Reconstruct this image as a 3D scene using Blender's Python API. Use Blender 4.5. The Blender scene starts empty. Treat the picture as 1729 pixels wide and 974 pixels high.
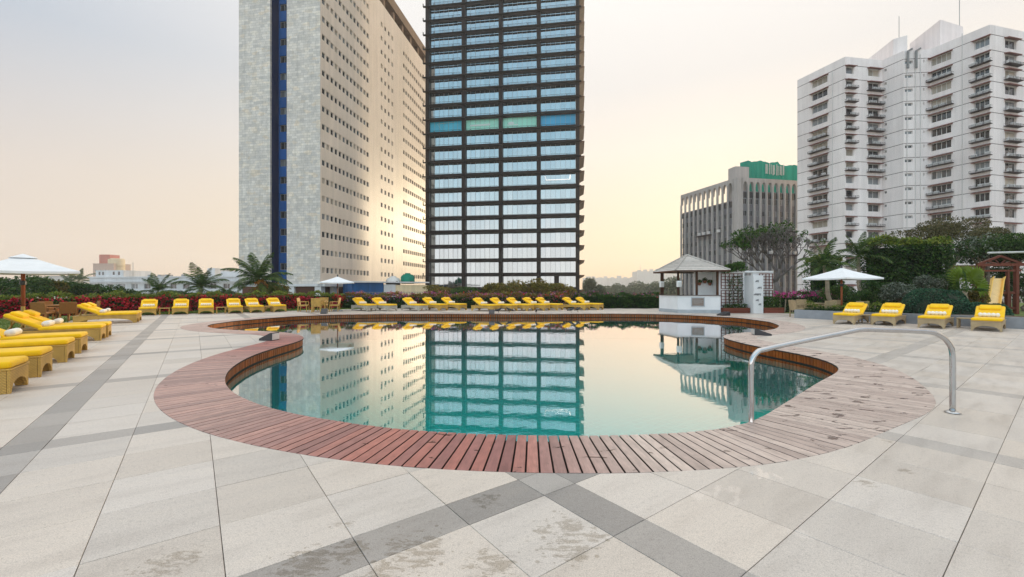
import bpy, bmesh, math, random
import numpy as np
from mathutils import Vector, Matrix
from mathutils.geometry import delaunay_2d_cdt
R = math.radians
random.seed(7)
rng = np.random.default_rng(7)
S = bpy.context.scene
COL = S.collection

# ------------------------------------------------------------------ camera
H, F, CX, CY = 1.5, 713.0, 864.5, 487.0        # eye height, focal length and centre in photo pixels
cam = bpy.data.objects.new('camera', bpy.data.cameras.new('camera'))
COL.objects.link(cam)
cam.location = (0, 0, H)
cam.rotation_euler = (R(90), 0, 0)
cam.data.sensor_width = 36
cam.data.lens = F / 1729 * 36
cam.data.clip_start = 0.05
cam.data.clip_end = 9000
S.camera = cam

# ------------------------------------------------------------------ light
SUN_AZ, SUN_EL = 27.0, 8.0                     # degrees right of straight ahead, above the horizon
sd = Vector((math.sin(R(SUN_AZ)) * math.cos(R(SUN_EL)), math.cos(R(SUN_AZ)) * math.cos(R(SUN_EL)), math.sin(R(SUN_EL))))
sun = bpy.data.objects.new('sun', bpy.data.lights.new('sun', 'SUN'))
COL.objects.link(sun)
sun.location = sd * 50
sun.rotation_euler = sd.to_track_quat('Z', 'Y').to_euler()
sun.data.energy = 2.5
sun.data.angle = R(5)
sun.data.color = (1.0, 0.80, 0.52)

def nd(nt, typ, **kw):
    n = nt.nodes.new(typ)
    for k, v in kw.items():
        if k.startswith('i_'):
            key = k[2:]
            key = int(key) if key.isdigit() else key.replace('_', ' ')
            if isinstance(v, bpy.types.NodeSocket):
                nt.links.new(v, n.inputs[key])
            else:
                n.inputs[key].default_value = v
        else:
            setattr(n, k, v)
    return n
def math_(nt, op, a, b=0.0, c=0.0, clamp=False):
    n = nt.nodes.new('ShaderNodeMath'); n.operation = op; n.use_clamp = clamp
    for i, v in enumerate((a, b, c)):
        if isinstance(v, bpy.types.NodeSocket): nt.links.new(v, n.inputs[i])
        else: n.inputs[i].default_value = v
    return n.outputs[0]
def ramp(nt, fac, stops, interp='LINEAR'):
    n = nt.nodes.new('ShaderNodeValToRGB'); cr = n.color_ramp; cr.interpolation = interp
    while len(cr.elements) < len(stops): cr.elements.new(0.5)
    for e, (p, c) in zip(cr.elements, stops):
        e.position = p
        e.color = (c, c, c, 1) if isinstance(c, (int, float)) else (*c, 1)
    nt.links.new(fac, n.inputs[0])
    return n.outputs[0]
def mixc(nt, fac, a, b, blend='MIX'):
    n = nt.nodes.new('ShaderNodeMix'); n.data_type = 'RGBA'; n.blend_type = blend
    for sock, v in ((n.inputs[0], fac), (n.inputs[6], a), (n.inputs[7], b)):
        if isinstance(v, bpy.types.NodeSocket): nt.links.new(v, sock)
        elif isinstance(v, (int, float)): sock.default_value = v
        else: sock.default_value = (*v, 1)
    return n.outputs[2]

W = bpy.data.worlds.new('World'); S.world = W; W.use_nodes = True
nt = W.node_tree; nt.nodes.clear()
sky = nd(nt, 'ShaderNodeTexSky', sky_type='NISHITA', sun_disc=False, sun_elevation=R(SUN_EL), sun_rotation=R(SUN_AZ),
         air_density=1.0, dust_density=4.0, ozone_density=1.0)
tc = nd(nt, 'ShaderNodeTexCoord')
sx = nd(nt, 'ShaderNodeSeparateXYZ', i_0=tc.outputs['Generated'])
el = math_(nt, 'MAXIMUM', sx.outputs[2], 0.0)
hl = math_(nt, 'SQRT', math_(nt, 'MAXIMUM', math_(nt, 'SUBTRACT', 1.0, math_(nt, 'MULTIPLY', sx.outputs[2], sx.outputs[2])), 1e-4))
dt = math_(nt, 'ADD', math_(nt, 'MULTIPLY', sx.outputs[0], math.sin(R(SUN_AZ))), math_(nt, 'MULTIPLY', sx.outputs[1], math.cos(R(SUN_AZ))))
ca = math_(nt, 'DIVIDE', dt, hl)
def sstep(v, a, b):
    n = nd(nt, 'ShaderNodeMapRange', interpolation_type='SMOOTHSTEP', i_1=a, i_2=b)
    nt.links.new(v, n.inputs[0]); return n.outputs[0]
w_warm, w_rear = sstep(ca, -0.05, 0.95), sstep(ca, 0.0, -0.8)
SIDE = ((0.0, (.68, .555, .465)), (.06, (.71, .595, .51)), (.19, (.67, .60, .555)), (.40, (.445, .51, .60)), (.55, (.57, .62, .70)), (.75, (1.0, 1.01, 1.03)), (1.0, (1.36, 1.33, 1.28)))
WARM = ((0.0, (.92, .60, .34)), (.04, (.94, .67, .41)), (.12, (.92, .755, .54)), (.30, (.90, .81, .71)), (.42, (.82, .785, .75)), (.75, (1.05, 1.02, .98)), (1.0, (1.36, 1.33, 1.28)))
REAR = ((0.0, (1.75, 1.60, 1.50)), (.10, (1.70, 1.62, 1.58)), (.22, (1.15, 1.40, 1.50)), (.35, (.66, 1.05, 1.27)), (.50, (.64, .97, 1.20)), (.75, (1.0, 1.15, 1.28)), (1.0, (1.36, 1.33, 1.28)))
c = mixc(nt, w_warm, ramp(nt, el, SIDE), ramp(nt, el, WARM))
c = mixc(nt, w_rear, c, ramp(nt, el, REAR))
bg1 = nd(nt, 'ShaderNodeBackground', i_Color=sky.outputs[0], i_Strength=0.003)
bg2 = nd(nt, 'ShaderNodeBackground', i_Color=c, i_Strength=0.9)
ad = nd(nt, 'ShaderNodeAddShader', i_0=bg1.outputs[0], i_1=bg2.outputs[0])
ow = nd(nt, 'ShaderNodeOutputWorld', i_Surface=ad.outputs[0])
S.view_settings.view_transform = 'Standard'
S.view_settings.look = 'None'
S.view_settings.exposure = 0.30
S.view_settings.gamma = 1.0
S.view_settings.use_curve_mapping = False
S.render.engine = 'CYCLES'
S.cycles.use_denoising = True
S.cycles.max_bounces = 8
S.cycles.transparent_max_bounces = 12
S.cycles.caustics_reflective = False
S.cycles.caustics_refractive = False
S.cycles.sample_clamp_indirect = 4
S.cycles.volume_bounces = 1

# ------------------------------------------------------------------ helpers
def G(px, py, z=0.0):
    """photo pixel of a point at height z -> place in the scene"""
    y = (H - z) * F / (py - CY)
    return Vector(((px - CX) * y / F, y, z))
def A(px, py, y):
    """photo pixel at distance y -> place in the scene"""
    return Vector(((px - CX) * y / F, y, H - (py - CY) * y / F))
D1 = Vector((-.6016, .7988, 0)); D2 = Vector((.7988, .6016, 0))     # the two directions of the paving grid
def dd(a, b, z=0.0):
    return Vector((D1.x * a + D2.x * b, D1.y * a + D2.y * b, z))
ROOT = {}
class MB:
    def __init__(s): s.v, s.f, s.m, s.uv = [], [], [], []
    def add(s, vs, fs, mi=0):
        o = len(s.v); s.v.extend(tuple(p) for p in vs)
        for q in fs: s.f.append([i + o for i in q]); s.m.append(mi)
    def hexa(s, c, mi=0):
        s.add(c, [(0, 3, 2, 1), (4, 5, 6, 7), (0, 1, 5, 4), (1, 2, 6, 5), (2, 3, 7, 6), (3, 0, 4, 7)], mi)
    def box(s, cx, cy, cz, sx, sy, sz, rz=0, mi=0):
        c_, s_ = math.cos(rz), math.sin(rz); o = []
        for z in (-.5, .5):
            for x, y in ((-.5, -.5), (.5, -.5), (.5, .5), (-.5, .5)):
                o.append((cx + x * sx * c_ - y * sy * s_, cy + x * sx * s_ + y * sy * c_, cz + z * sz))
        s.hexa(o, mi)
    def fbox(s, fc, u0, u1, n0, n1, z0, z1, mi=0):
        s.hexa([fc.pt(u, n, z) for z in (z0, z1) for u, n in ((u0, n0), (u1, n0), (u1, n1), (u0, n1))], mi)
    def bar(s, a, b, w, h=None, mi=0, up=(0, 0, 1)):
        a, b = Vector(a), Vector(b); d = (b - a).normalized(); h = h or w
        u = Vector(up)
        if abs(d.dot(u)) > .98: u = Vector((0, 1, 0))
        x = d.cross(u).normalized() * w / 2; y = x.normalized().cross(d).normalized() * h / 2
        s.hexa([a - x - y, a + x - y, a + x + y, a - x + y, b - x - y, b + x - y, b + x + y, b - x + y], mi)
    def tube(s, path, r, n=8, mi=0, cap=True):
        path = [Vector(p) for p in path]; m = len(path)
        rr = r if isinstance(r, (list, tuple)) else [r] * m
        t0 = (path[1] - path[0]).normalized()
        nx = t0.cross(Vector((0, 0, 1)))
        if nx.length < .05: nx = t0.cross(Vector((0, 1, 0)))
        nx.normalize(); vs = []
        for i, p in enumerate(path):
            t = (path[min(i + 1, m - 1)] - path[max(i - 1, 0)]).normalized()
            nx = (nx - t * nx.dot(t)).normalized(); ny = t.cross(nx)
            for k in range(n):
                a = 2 * math.pi * k / n
                vs.append(p + (nx * math.cos(a) + ny * math.sin(a)) * rr[i])
        fs = [(i * n + k, i * n + (k + 1) % n, (i + 1) * n + (k + 1) % n, (i + 1) * n + k) for i in range(m - 1) for k in range(n)]
        if cap: fs += [tuple(range(n - 1, -1, -1)), tuple(range((m - 1) * n, m * n))]
        s.add(vs, fs, mi)
    def lathe(s, prof, n=16, c=(0, 0, 0), mi=0):
        vs = [(c[0] + r * math.cos(2 * math.pi * k / n), c[1] + r * math.sin(2 * math.pi * k / n), c[2] + z) for r, z in prof for k in range(n)]
        fs = [(i * n + k, i * n + (k + 1) % n, (i + 1) * n + (k + 1) % n, (i + 1) * n + k) for i in range(len(prof) - 1) for k in range(n)]
        fs += [tuple(range(n - 1, -1, -1)), tuple(range((len(prof) - 1) * n, len(prof) * n))]
        s.add(vs, fs, mi)
    def prism(s, poly, f0, f1, mi=0):
        n = len(poly)
        s.add([f0(*p) for p in poly] + [f1(*p) for p in poly],
              [tuple(range(n - 1, -1, -1)), tuple(range(n, 2 * n))] + [(i, (i + 1) % n, n + (i + 1) % n, n + i) for i in range(n)], mi)
    def rbox(s, cx, cy, cz, sx, sy, sz, r, M=None, seg=3, mi=0, puff=0.0):
        bm = bmesh.new(); bmesh.ops.create_cube(bm, size=1)
        for v in bm.verts: v.co = Vector((v.co.x * sx, v.co.y * sy, v.co.z * sz))
        bmesh.ops.bevel(bm, geom=bm.edges[:] + bm.verts[:], offset=min(r, sx * .49, sy * .49, sz * .49), segments=seg, affect='EDGES', profile=.5)
        bm.verts.index_update(); T = Matrix.Translation((cx, cy, cz)); T = M @ T if M else T
        s.add([T @ v.co for v in bm.verts], [[v.index for v in f.verts] for f in bm.faces], mi); bm.free()
    def build(s, name, mats, parent=None, smooth=False, loc=None, rz=0, world=False):
        me = bpy.data.meshes.new(name); me.from_pydata(s.v, [], s.f)
        mats = mats if isinstance(mats, (list, tuple)) else [mats]
        for m in mats: me.materials.append(m)
        if len(mats) > 1: me.polygons.foreach_set('material_index', s.m)
        if smooth: me.polygons.foreach_set('use_smooth', [True] * len(me.polygons))
        return link(name, me, parent, loc, rz, world)
def link(name, me, parent=None, loc=None, rz=0, world=False):
    o = bpy.data.objects.new(name, me); COL.objects.link(o)
    if loc is not None: o.location = loc
    o.rotation_euler = (0, 0, rz)
    if parent is not None:
        o.parent = parent
        if world and parent in ROOT: o.matrix_parent_inverse = ROOT[parent].inverted()
    return o
def thing(name, label, cat, loc=(0, 0, 0), rz=0, group=None):
    o = bpy.data.objects.new(name, None); COL.objects.link(o); o.empty_display_size = .2
    o.location = loc; o.rotation_euler = (0, 0, rz)
    ROOT[o] = Matrix.Translation(Vector(loc)) @ Matrix.Rotation(rz, 4, 'Z')
    return tag(o, label, cat, group)
def tag(o, label, cat, group=None):
    o['label'] = label; o['category'] = cat
    if group: o['group'] = group
    return o
def kind(o, k): o['kind'] = k; return o
def clone(root, loc, rz, label, parent=None):
    c = root.copy(); COL.objects.link(c)
    if parent is None:
        c.location = loc; c.rotation_euler = (0, 0, rz); c['label'] = label
        ROOT[c] = Matrix.Translation(Vector(loc)) @ Matrix.Rotation(rz, 4, 'Z')
    else: c.parent = parent
    for ch in root.children: clone(ch, None, None, None, c)
    return c
class Fac:
    """a facade plane seen from outside: u to the right, n outward, z up"""
    def __init__(s, pl, pr):
        s.o = Vector((pl[0], pl[1], 0)); d = Vector((pr[0] - pl[0], pr[1] - pl[1], 0)); s.L = d.length
        s.U = d.normalized(); s.N = Vector((s.U.y, -s.U.x, 0)); s.rz = math.atan2(s.U.y, s.U.x)
    def pt(s, u, n, z): return s.o + s.U * u + s.N * n + Vector((0, 0, z))
    def u(s, px):
        k = (px - CX) / F
        return (k * s.o.y - s.o.x) / (s.U.x - k * s.U.y)
def wall_holes(mb, fc, u0, u1, z0, z1, holes, depth, mi=0, mr=None):
    us = sorted({u0, u1, *[h[0] for h in holes], *[h[1] for h in holes]}); us = [u for u in us if u0 <= u <= u1]
    zs = sorted({z0, z1, *[h[2] for h in holes], *[h[3] for h in holes]}); zs = [z for z in zs if z0 <= z <= z1]
    cu = np.array([(a + b) / 2 for a, b in zip(us, us[1:])]); cz = np.array([(a + b) / 2 for a, b in zip(zs, zs[1:])])
    occ = np.zeros((len(cu), len(cz)), bool)
    for h in holes: occ |= ((cu > h[0]) & (cu < h[1]))[:, None] & ((cz > h[2]) & (cz < h[3]))[None, :]
    for i in range(len(cu)):
        j = 0
        while j < len(cz):
            if occ[i, j]: j += 1; continue
            k = j
            while k + 1 < len(cz) and not occ[i, k + 1]: k += 1
            mb.add([fc.pt(us[i], 0, zs[j]), fc.pt(us[i + 1], 0, zs[j]), fc.pt(us[i + 1], 0, zs[k + 1]), fc.pt(us[i], 0, zs[k + 1])], [(0, 1, 2, 3)], mi)
            j = k + 1
    r = mi if mr is None else mr
    for a, b, c, d in holes:
        o = [fc.pt(a, 0, c), fc.pt(b, 0, c), fc.pt(b, 0, d), fc.pt(a, 0, d)]; i_ = [fc.pt(a, -depth, c), fc.pt(b, -depth, c), fc.pt(b, -depth, d), fc.pt(a, -depth, d)]
        mb.add(o + i_, [(0, 4, 5, 1), (1, 5, 6, 2), (2, 6, 7, 3), (3, 7, 4, 0)], r)
def quads_obj(name, P, mats, parent=None, world=False, mi=None):
    """P (n,4,3): loose quads as one mesh"""
    n = len(P); me = bpy.data.meshes.new(name)
    me.vertices.add(n * 4); me.vertices.foreach_set('co', np.ascontiguousarray(P, np.float32).ravel())
    me.loops.add(n * 4); me.loops.foreach_set('vertex_index', np.arange(n * 4, dtype=np.int32))
    me.polygons.add(n); me.polygons.foreach_set('loop_start', np.arange(0, n * 4, 4, dtype=np.int32))
    mats = mats if isinstance(mats, (list, tuple)) else [mats]
    for m in mats: me.materials.append(m)
    if mi is not None: me.polygons.foreach_set('material_index', np.asarray(mi, np.int32))
    me.update(calc_edges=True); me.validate()
    return link(name, me, parent, world=world)
def leaf_quads(pts, size, nrm=None, spread=1.0, aspect=.55, droop=0.0):
    """a bent little diamond leaf at every point"""
    n = len(pts); d = rng.normal(size=(n, 3))
    if nrm is not None: d = d * spread + nrm * 1.0
    d[:, 2] -= droop
    d /= np.linalg.norm(d, axis=1)[:, None] + 1e-9
    t = rng.normal(size=(n, 3)); t -= d * (t * d).sum(1)[:, None]; t /= np.linalg.norm(t, axis=1)[:, None] + 1e-9
    s = (np.asarray(size) * rng.uniform(.65, 1.3, n))[:, None]
    b = np.cross(d, t)
    p = pts - d * s * .5
    # the blade lies along d and is as wide as t; b lifts the middle a little
    return np.stack([p, p + d * s * .5 + t * s * aspect * .5 + b * s * .08, p + d * s, p + d * s * .5 - t * s * aspect * .5 + b * s * .08], 1)
def inpoly(pts, poly):
    x, y = pts[:, 0][:, None], pts[:, 1][:, None]
    x0, y0 = poly[:, 0][None], poly[:, 1][None]; x1, y1 = np.roll(poly[:, 0], -1)[None], np.roll(poly[:, 1], -1)[None]
    c = ((y0 > y) != (y1 > y)) & (x < (x1 - x0) * (y - y0) / (y1 - y0 + 1e-12) + x0)
    return c.sum(1) % 2 == 1
def fill(loops, keep):
    """triangulate the region of the loops whose centroids pass keep(pts)"""
    vs, es = [], []
    for L in loops:
        o = len(vs); vs += [Vector((p[0], p[1])) for p in L]; es += [(o + i, o + (i + 1) % len(L)) for i in range(len(L))]
    v, e, f, *_ = delaunay_2d_cdt(vs, es, [], 0, 1e-5)
    v = np.array([(p.x, p.y) for p in v]); f = np.array([t for t in f])
    k = keep(v[f].mean(1)); return v, f[k]
# ------------------------------------------------------------------ materials
M = {}
def newmat(name):
    m = bpy.data.materials.new(name); m.use_nodes = True; nt = m.node_tree; nt.nodes.clear()
    out = nd(nt, 'ShaderNodeOutputMaterial'); bs = nd(nt, 'ShaderNodeBsdfPrincipled')
    nt.links.new(bs.outputs[0], out.inputs[0]); M[name] = m
    return m, nt, bs, out
def noise(nt, vec, scale, detail=3, rough=.55, dist=0.0):
    n = nd(nt, 'ShaderNodeTexNoise', i_Scale=scale, i_Detail=detail, i_Roughness=rough, i_Distortion=dist)
    if vec is not None: nt.links.new(vec, n.inputs['Vector'])
    return n.outputs['Fac']
def wpos(nt): return nd(nt, 'ShaderNodeNewGeometry').outputs['Position']
def scalev(nt, vec, s):
    return nd(nt, 'ShaderNodeVectorMath', operation='MULTIPLY', i_0=vec, i_1=s).outputs[0]
def rotz(nt, vec, a):
    return nd(nt, 'ShaderNodeVectorRotate', rotation_type='Z_AXIS', i_Vector=vec, i_Angle=a).outputs[0]
def bump(nt, bs, h, strength=.3, dist=.01):
    b = nd(nt, 'ShaderNodeBump', i_Strength=strength, i_Distance=dist, i_Height=h)
    nt.links.new(b.outputs[0], bs.inputs['Normal'])
def setb(bs, nt, **kw):
    for k, v in kw.items():
        k = k.replace('_', ' ')
        if isinstance(v, bpy.types.NodeSocket): nt.links.new(v, bs.inputs[k])
        else: bs.inputs[k].default_value = (*v, 1) if isinstance(v, tuple) else v
def randv(nt):
    """one random value for every loose piece and every object"""
    g = nd(nt, 'ShaderNodeNewGeometry').outputs['Random Per Island']; o = nd(nt, 'ShaderNodeObjectInfo').outputs['Random']
    return math_(nt, 'FRACT', math_(nt, 'ADD', g, o))
def simple(name, col, rough=.6, metal=0.0, nscale=3.0, namt=.12, bscale=0, bstr=.2, bdist=.005, spec=.5, rnd=0.0):
    m, nt, bs, out = newmat(name)
    p = nd(nt, 'ShaderNodeTexCoord').outputs['Object'] if nscale < 0 else wpos(nt)
    f = noise(nt, p, abs(nscale), 4)
    f = ramp(nt, f, ((.3, 1 - namt), (.7, 1 + namt)))
    c = mixc(nt, 1.0, col, f, 'MULTIPLY')
    if rnd:
        c = mixc(nt, 1.0, c, ramp(nt, randv(nt), ((0, 1 - rnd), (1, 1 + rnd))), 'MULTIPLY')
    setb(bs, nt, Base_Color=c, Roughness=rough, Metallic=metal, Specular_IOR_Level=spec)
    if bscale: bump(nt, bs, noise(nt, p, bscale, 4), bstr, bdist)
    return m
def leafmat(name, cols, trans=.25, rough=.55):
    m, nt, bs, out = newmat(name)
    n = len(cols)
    r = nd(nt, 'ShaderNodeNewGeometry').outputs['Random Per Island']
    c = ramp(nt, r, [(i / max(1, n - 1), k) for i, k in enumerate(cols)])
    cl = noise(nt, wpos(nt), 1.3, 2)
    c = mixc(nt, 1.0, c, ramp(nt, cl, ((.3, .7), (.7, 1.25))), 'MULTIPLY')
    setb(bs, nt, Base_Color=c, Roughness=rough, Specular_IOR_Level=.3)
    tr = nd(nt, 'ShaderNodeBsdfTranslucent', i_Color=c)
    mx = nd(nt, 'ShaderNodeMixShader', i_0=trans, i_1=bs.outputs[0], i_2=tr.outputs[0])
    nt.links.new(mx.outputs[0], out.inputs[0])
    return m

def stone(name, col, wet=True):
    m, nt, bs, out = newmat(name)
    p = wpos(nt); q = rotz(nt, p, R(-37))
    r = randv(nt)
    base = mixc(nt, 1.0, col, ramp(nt, r, ((0, .90), (.5, 1.0), (1, 1.06))), 'MULTIPLY')
    base = mixc(nt, 1.0, base, ramp(nt, math_(nt, 'FRACT', math_(nt, 'MULTIPLY', r, 7.31)), ((0, (1.02, 1.0, .975)), (1, (.985, 1.0, 1.02)))), 'MULTIPLY')
    if name == 'stone_dark':   # bands on the right, and some pieces at random, turn almost as pale as slabs
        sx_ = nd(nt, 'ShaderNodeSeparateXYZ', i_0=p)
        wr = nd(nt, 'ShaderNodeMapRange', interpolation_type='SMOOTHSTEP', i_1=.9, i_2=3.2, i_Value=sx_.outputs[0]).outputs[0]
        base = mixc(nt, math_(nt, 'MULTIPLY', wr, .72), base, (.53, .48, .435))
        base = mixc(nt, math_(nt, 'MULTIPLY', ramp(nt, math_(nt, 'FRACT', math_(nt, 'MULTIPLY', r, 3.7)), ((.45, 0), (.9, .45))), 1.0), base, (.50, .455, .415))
    g = noise(nt, p, 140, 3, .7); sp = noise(nt, p, 34, 4, .75); cl = noise(nt, scalev(nt, q, (.5, 2.2, 1)), 2.6, 5, .6)
    base = mixc(nt, 1.0, base, ramp(nt, g, ((.30, .70), (.5, 1.0), (.70, 1.20))), 'MULTIPLY')
    base = mixc(nt, 1.0, base, ramp(nt, sp, ((.25, .70), (.43, 1.0), (.75, 1.09))), 'MULTIPLY')
    base = mixc(nt, 1.0, base, ramp(nt, cl, ((.25, (.86, .85, .84)), (.5, (1, 1, 1)), (.75, (1.06, 1.055, 1.04)))), 'MULTIPLY')
    rough = ramp(nt, cl, ((.3, .33), (.7, .52)))
    if wet:
        wn = noise(nt, scalev(nt, p, (.6, 1.5, 1)), 16, 8, .75, .3)
        acc = None
        for (px, py, rad) in WET:
            c_ = G(px, py); v = nd(nt, 'ShaderNodeVectorMath', operation='DISTANCE', i_0=p, i_1=tuple(c_)).outputs['Value']
            k = nd(nt, 'ShaderNodeMapRange', interpolation_type='SMOOTHSTEP', i_1=rad, i_2=rad * .15); nt.links.new(v, k.inputs[0])
            acc = k.outputs[0] if acc is None else math_(nt, 'MAXIMUM', acc, k.outputs[0])
        wm = math_(nt, 'ADD', wn, math_(nt, 'MULTIPLY', acc, .26))
        mask = math_(nt, 'MULTIPLY', math_(nt, 'MULTIPLY', ramp(nt, wm, ((.728, 0), (.768, 1))), ramp(nt, g, ((.36, 1), (.62, .62)))), math_(nt, 'MULTIPLY', acc, 2.2, clamp=True))
        vd = nd(nt, 'ShaderNodeTexVoronoi', feature='F1', i_Scale=21.0); nt.links.new(p, vd.inputs['Vector'])
        vr = nd(nt, 'ShaderNodeSeparateColor'); nt.links.new(vd.outputs['Color'], vr.inputs[0])
        size = ramp(nt, vr.outputs[0], ((.45, 0.0), (1.0, .34)))
        drop = math_(nt, 'MULTIPLY', math_(nt, 'GREATER_THAN', math_(nt, 'ADD', size, math_(nt, 'MULTIPLY', sp, .08)), math_(nt, 'ADD', vd.outputs['Distance'], .05)), ramp(nt, acc, ((.15, 0), (.35, 1))))
        mask = math_(nt, 'MAXIMUM', mask, math_(nt, 'MULTIPLY', drop, .8))
        base = mixc(nt, math_(nt, 'MULTIPLY', mask, .72), base, mixc(nt, 1.0, base, (.48, .43, .35), 'MULTIPLY'))
        acc = None
        for (px, py, rad) in PUD:
            c_ = G(px, py); v = nd(nt, 'ShaderNodeVectorMath', operation='DISTANCE', i_0=p, i_1=tuple(c_)).outputs['Value']
            k = nd(nt, 'ShaderNodeMapRange', interpolation_type='SMOOTHSTEP', i_1=rad, i_2=rad * .1); nt.links.new(v, k.inputs[0])
            acc = k.outputs[0] if acc is None else math_(nt, 'MAXIMUM', acc, k.outputs[0])
        pn = noise(nt, scalev(nt, rotz(nt, p, R(25)), (2.4, .8, 1)), 5.0, 6, .62, .5)
        pm = math_(nt, 'MULTIPLY', ramp(nt, math_(nt, 'ADD', pn, math_(nt, 'MULTIPLY', acc, .25)), ((.70, 0), (.78, 1))), math_(nt, 'MULTIPLY', acc, 3.0, clamp=True))
        # a film of water: mirror-smooth, over the stone
        rough = mixc(nt, mask, rough, (.30, .30, .30)); rough = mixc(nt, pm, rough, (.03, .03, .03))
        setb(bs, nt, Coat_Weight=pm, Coat_Roughness=.06, Coat_IOR=1.6)
    setb(bs, nt, Base_Color=base, Roughness=rough, Specular_IOR_Level=.45)
    bump(nt, bs, math_(nt, 'ADD', g, math_(nt, 'MULTIPLY', sp, 1.5)), .10, .003)
    return m
WET = [(935, 895, .22), (830, 950, .30), (960, 925, .34), (700, 930, .42), (1000, 905, .2), (820, 845, .22), (1460, 815, .16), (1530, 795, .14), (520, 950, .35), (590, 930, .25), (1500, 745, .13), (960, 890, .3), (290, 950, .3), (580, 885, .12), (640, 965, .3)]
PUD = [(1245, 845, .20), (1285, 800, .28), (1225, 825, .2), (1190, 835, .2), (1350, 900, .12)]
stone('stone', (.60, .535, .475)); stone('stone_dark', (.335, .305, .28))

def wood(name, col, pale):
    m, nt, bs, out = newmat(name)
    uv = nd(nt, 'ShaderNodeUVMap').outputs[0]; r = randv(nt); p = wpos(nt)
    off = nd(nt, 'ShaderNodeCombineXYZ', i_0=math_(nt, 'MULTIPLY', r, 40.0), i_1=math_(nt, 'MULTIPLY', r, 17.0)).outputs[0]
    v = nd(nt, 'ShaderNodeVectorMath', operation='ADD', i_0=uv, i_1=off).outputs[0]
    gr = noise(nt, scalev(nt, v, (3, 60, 1)), 1.6, 5, .65, .6)
    bl = noise(nt, scalev(nt, v, (5, 12, 1)), 1.2, 3)
    c0 = mixc(nt, 1.0, col, ramp(nt, r, ((0, (.72, .70, .72)), (.35, (1.0, .98, 1.0)), (.7, (1.1, 1.0, .95)), (1, (1.32, 1.12, 1.02)))), 'MULTIPLY')
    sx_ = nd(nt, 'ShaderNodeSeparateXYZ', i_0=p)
    # planks on the right and along the far left paler: dry bleaching, with sky glare painted into the colour
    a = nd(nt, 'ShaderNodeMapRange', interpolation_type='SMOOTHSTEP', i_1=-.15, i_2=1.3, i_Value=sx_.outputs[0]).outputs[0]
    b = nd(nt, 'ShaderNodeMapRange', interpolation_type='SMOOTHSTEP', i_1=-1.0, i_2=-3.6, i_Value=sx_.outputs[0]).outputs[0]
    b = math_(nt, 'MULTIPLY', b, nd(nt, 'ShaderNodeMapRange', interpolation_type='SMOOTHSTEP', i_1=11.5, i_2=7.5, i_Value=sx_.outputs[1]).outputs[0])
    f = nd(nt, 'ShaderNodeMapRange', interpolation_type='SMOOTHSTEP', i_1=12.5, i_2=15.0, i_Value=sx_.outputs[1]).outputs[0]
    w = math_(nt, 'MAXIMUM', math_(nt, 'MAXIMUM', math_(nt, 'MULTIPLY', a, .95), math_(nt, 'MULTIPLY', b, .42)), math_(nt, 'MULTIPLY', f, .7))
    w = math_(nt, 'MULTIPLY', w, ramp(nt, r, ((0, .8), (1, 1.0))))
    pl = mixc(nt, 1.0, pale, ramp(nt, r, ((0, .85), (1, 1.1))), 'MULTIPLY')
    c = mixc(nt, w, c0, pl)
    c = mixc(nt, 1.0, c, ramp(nt, gr, ((.25, .70), (.5, 1.0), (.8, 1.18))), 'MULTIPLY')
    c = mixc(nt, 1.0, c, ramp(nt, bl, ((.3, .82), (.7, 1.12))), 'MULTIPLY')
    # damp patches left by wet feet
    dn = noise(nt, scalev(nt, p, (1, 2.2, 1)), 3.2, 4, .6, .5)
    dm = math_(nt, 'MULTIPLY', ramp(nt, math_(nt, 'ADD', dn, math_(nt, 'MULTIPLY', nd(nt, 'ShaderNodeMapRange', interpolation_type='SMOOTHSTEP', i_1=2.2, i_2=4.2, i_Value=sx_.outputs[0]).outputs[0], .05)), ((.645, 0), (.68, 1))), .75)
    c = mixc(nt, dm, c, (.07, .03, .022))
    setb(bs, nt, Base_Color=c, Roughness=mixc(nt, dm, ramp(nt, gr, ((.3, .40), (.7, .55))), (.15, .15, .15)), Specular_IOR_Level=.5)
    bump(nt, bs, gr, .35, .003)
    return m
wood('plank_wood', (.355, .160, .138), (.59, .485, .42)); simple('plank_edge_shade', (.045, .022, .016), .8)  # near-black plank sides: the shade of the gaps painted into the colour
def board(name, col, ax=(1, 1, .08), rnd=.3, rough=.5):
    m, nt, bs, out = newmat(name); r = randv(nt)
    v = scalev(nt, nd(nt, 'ShaderNodeTexCoord').outputs['Object'], ax); gr = noise(nt, v, 40, 5, .65, .5)
    c = mixc(nt, 1.0, col, ramp(nt, r, ((0, 1 - rnd), (1, 1 + rnd))), 'MULTIPLY')
    c = mixc(nt, 1.0, c, ramp(nt, gr, ((.3, .75), (.7, 1.2))), 'MULTIPLY')
    setb(bs, nt, Base_Color=c, Roughness=rough, Specular_IOR_Level=.15); bump(nt, bs, gr, .2, .003); return m
board('fascia_wood', (.31, .075, .012)); board('post_wood', (.085, .038, .022)); board('teak', (.36, .20, .07), (.2, .2, 1), .2)
board('red_wood', (.15, .044, .028)); board('shingle', (.50, .465, .43), (.2, .2, 1), .15, .8); board('planter_wood', (.20, .062, .04), (.2, 1, 1))
board('pole_wood', (.30, .09, .04)); board('dark_wicker', (.34, .15, .045), (1, 1, 1))

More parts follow.
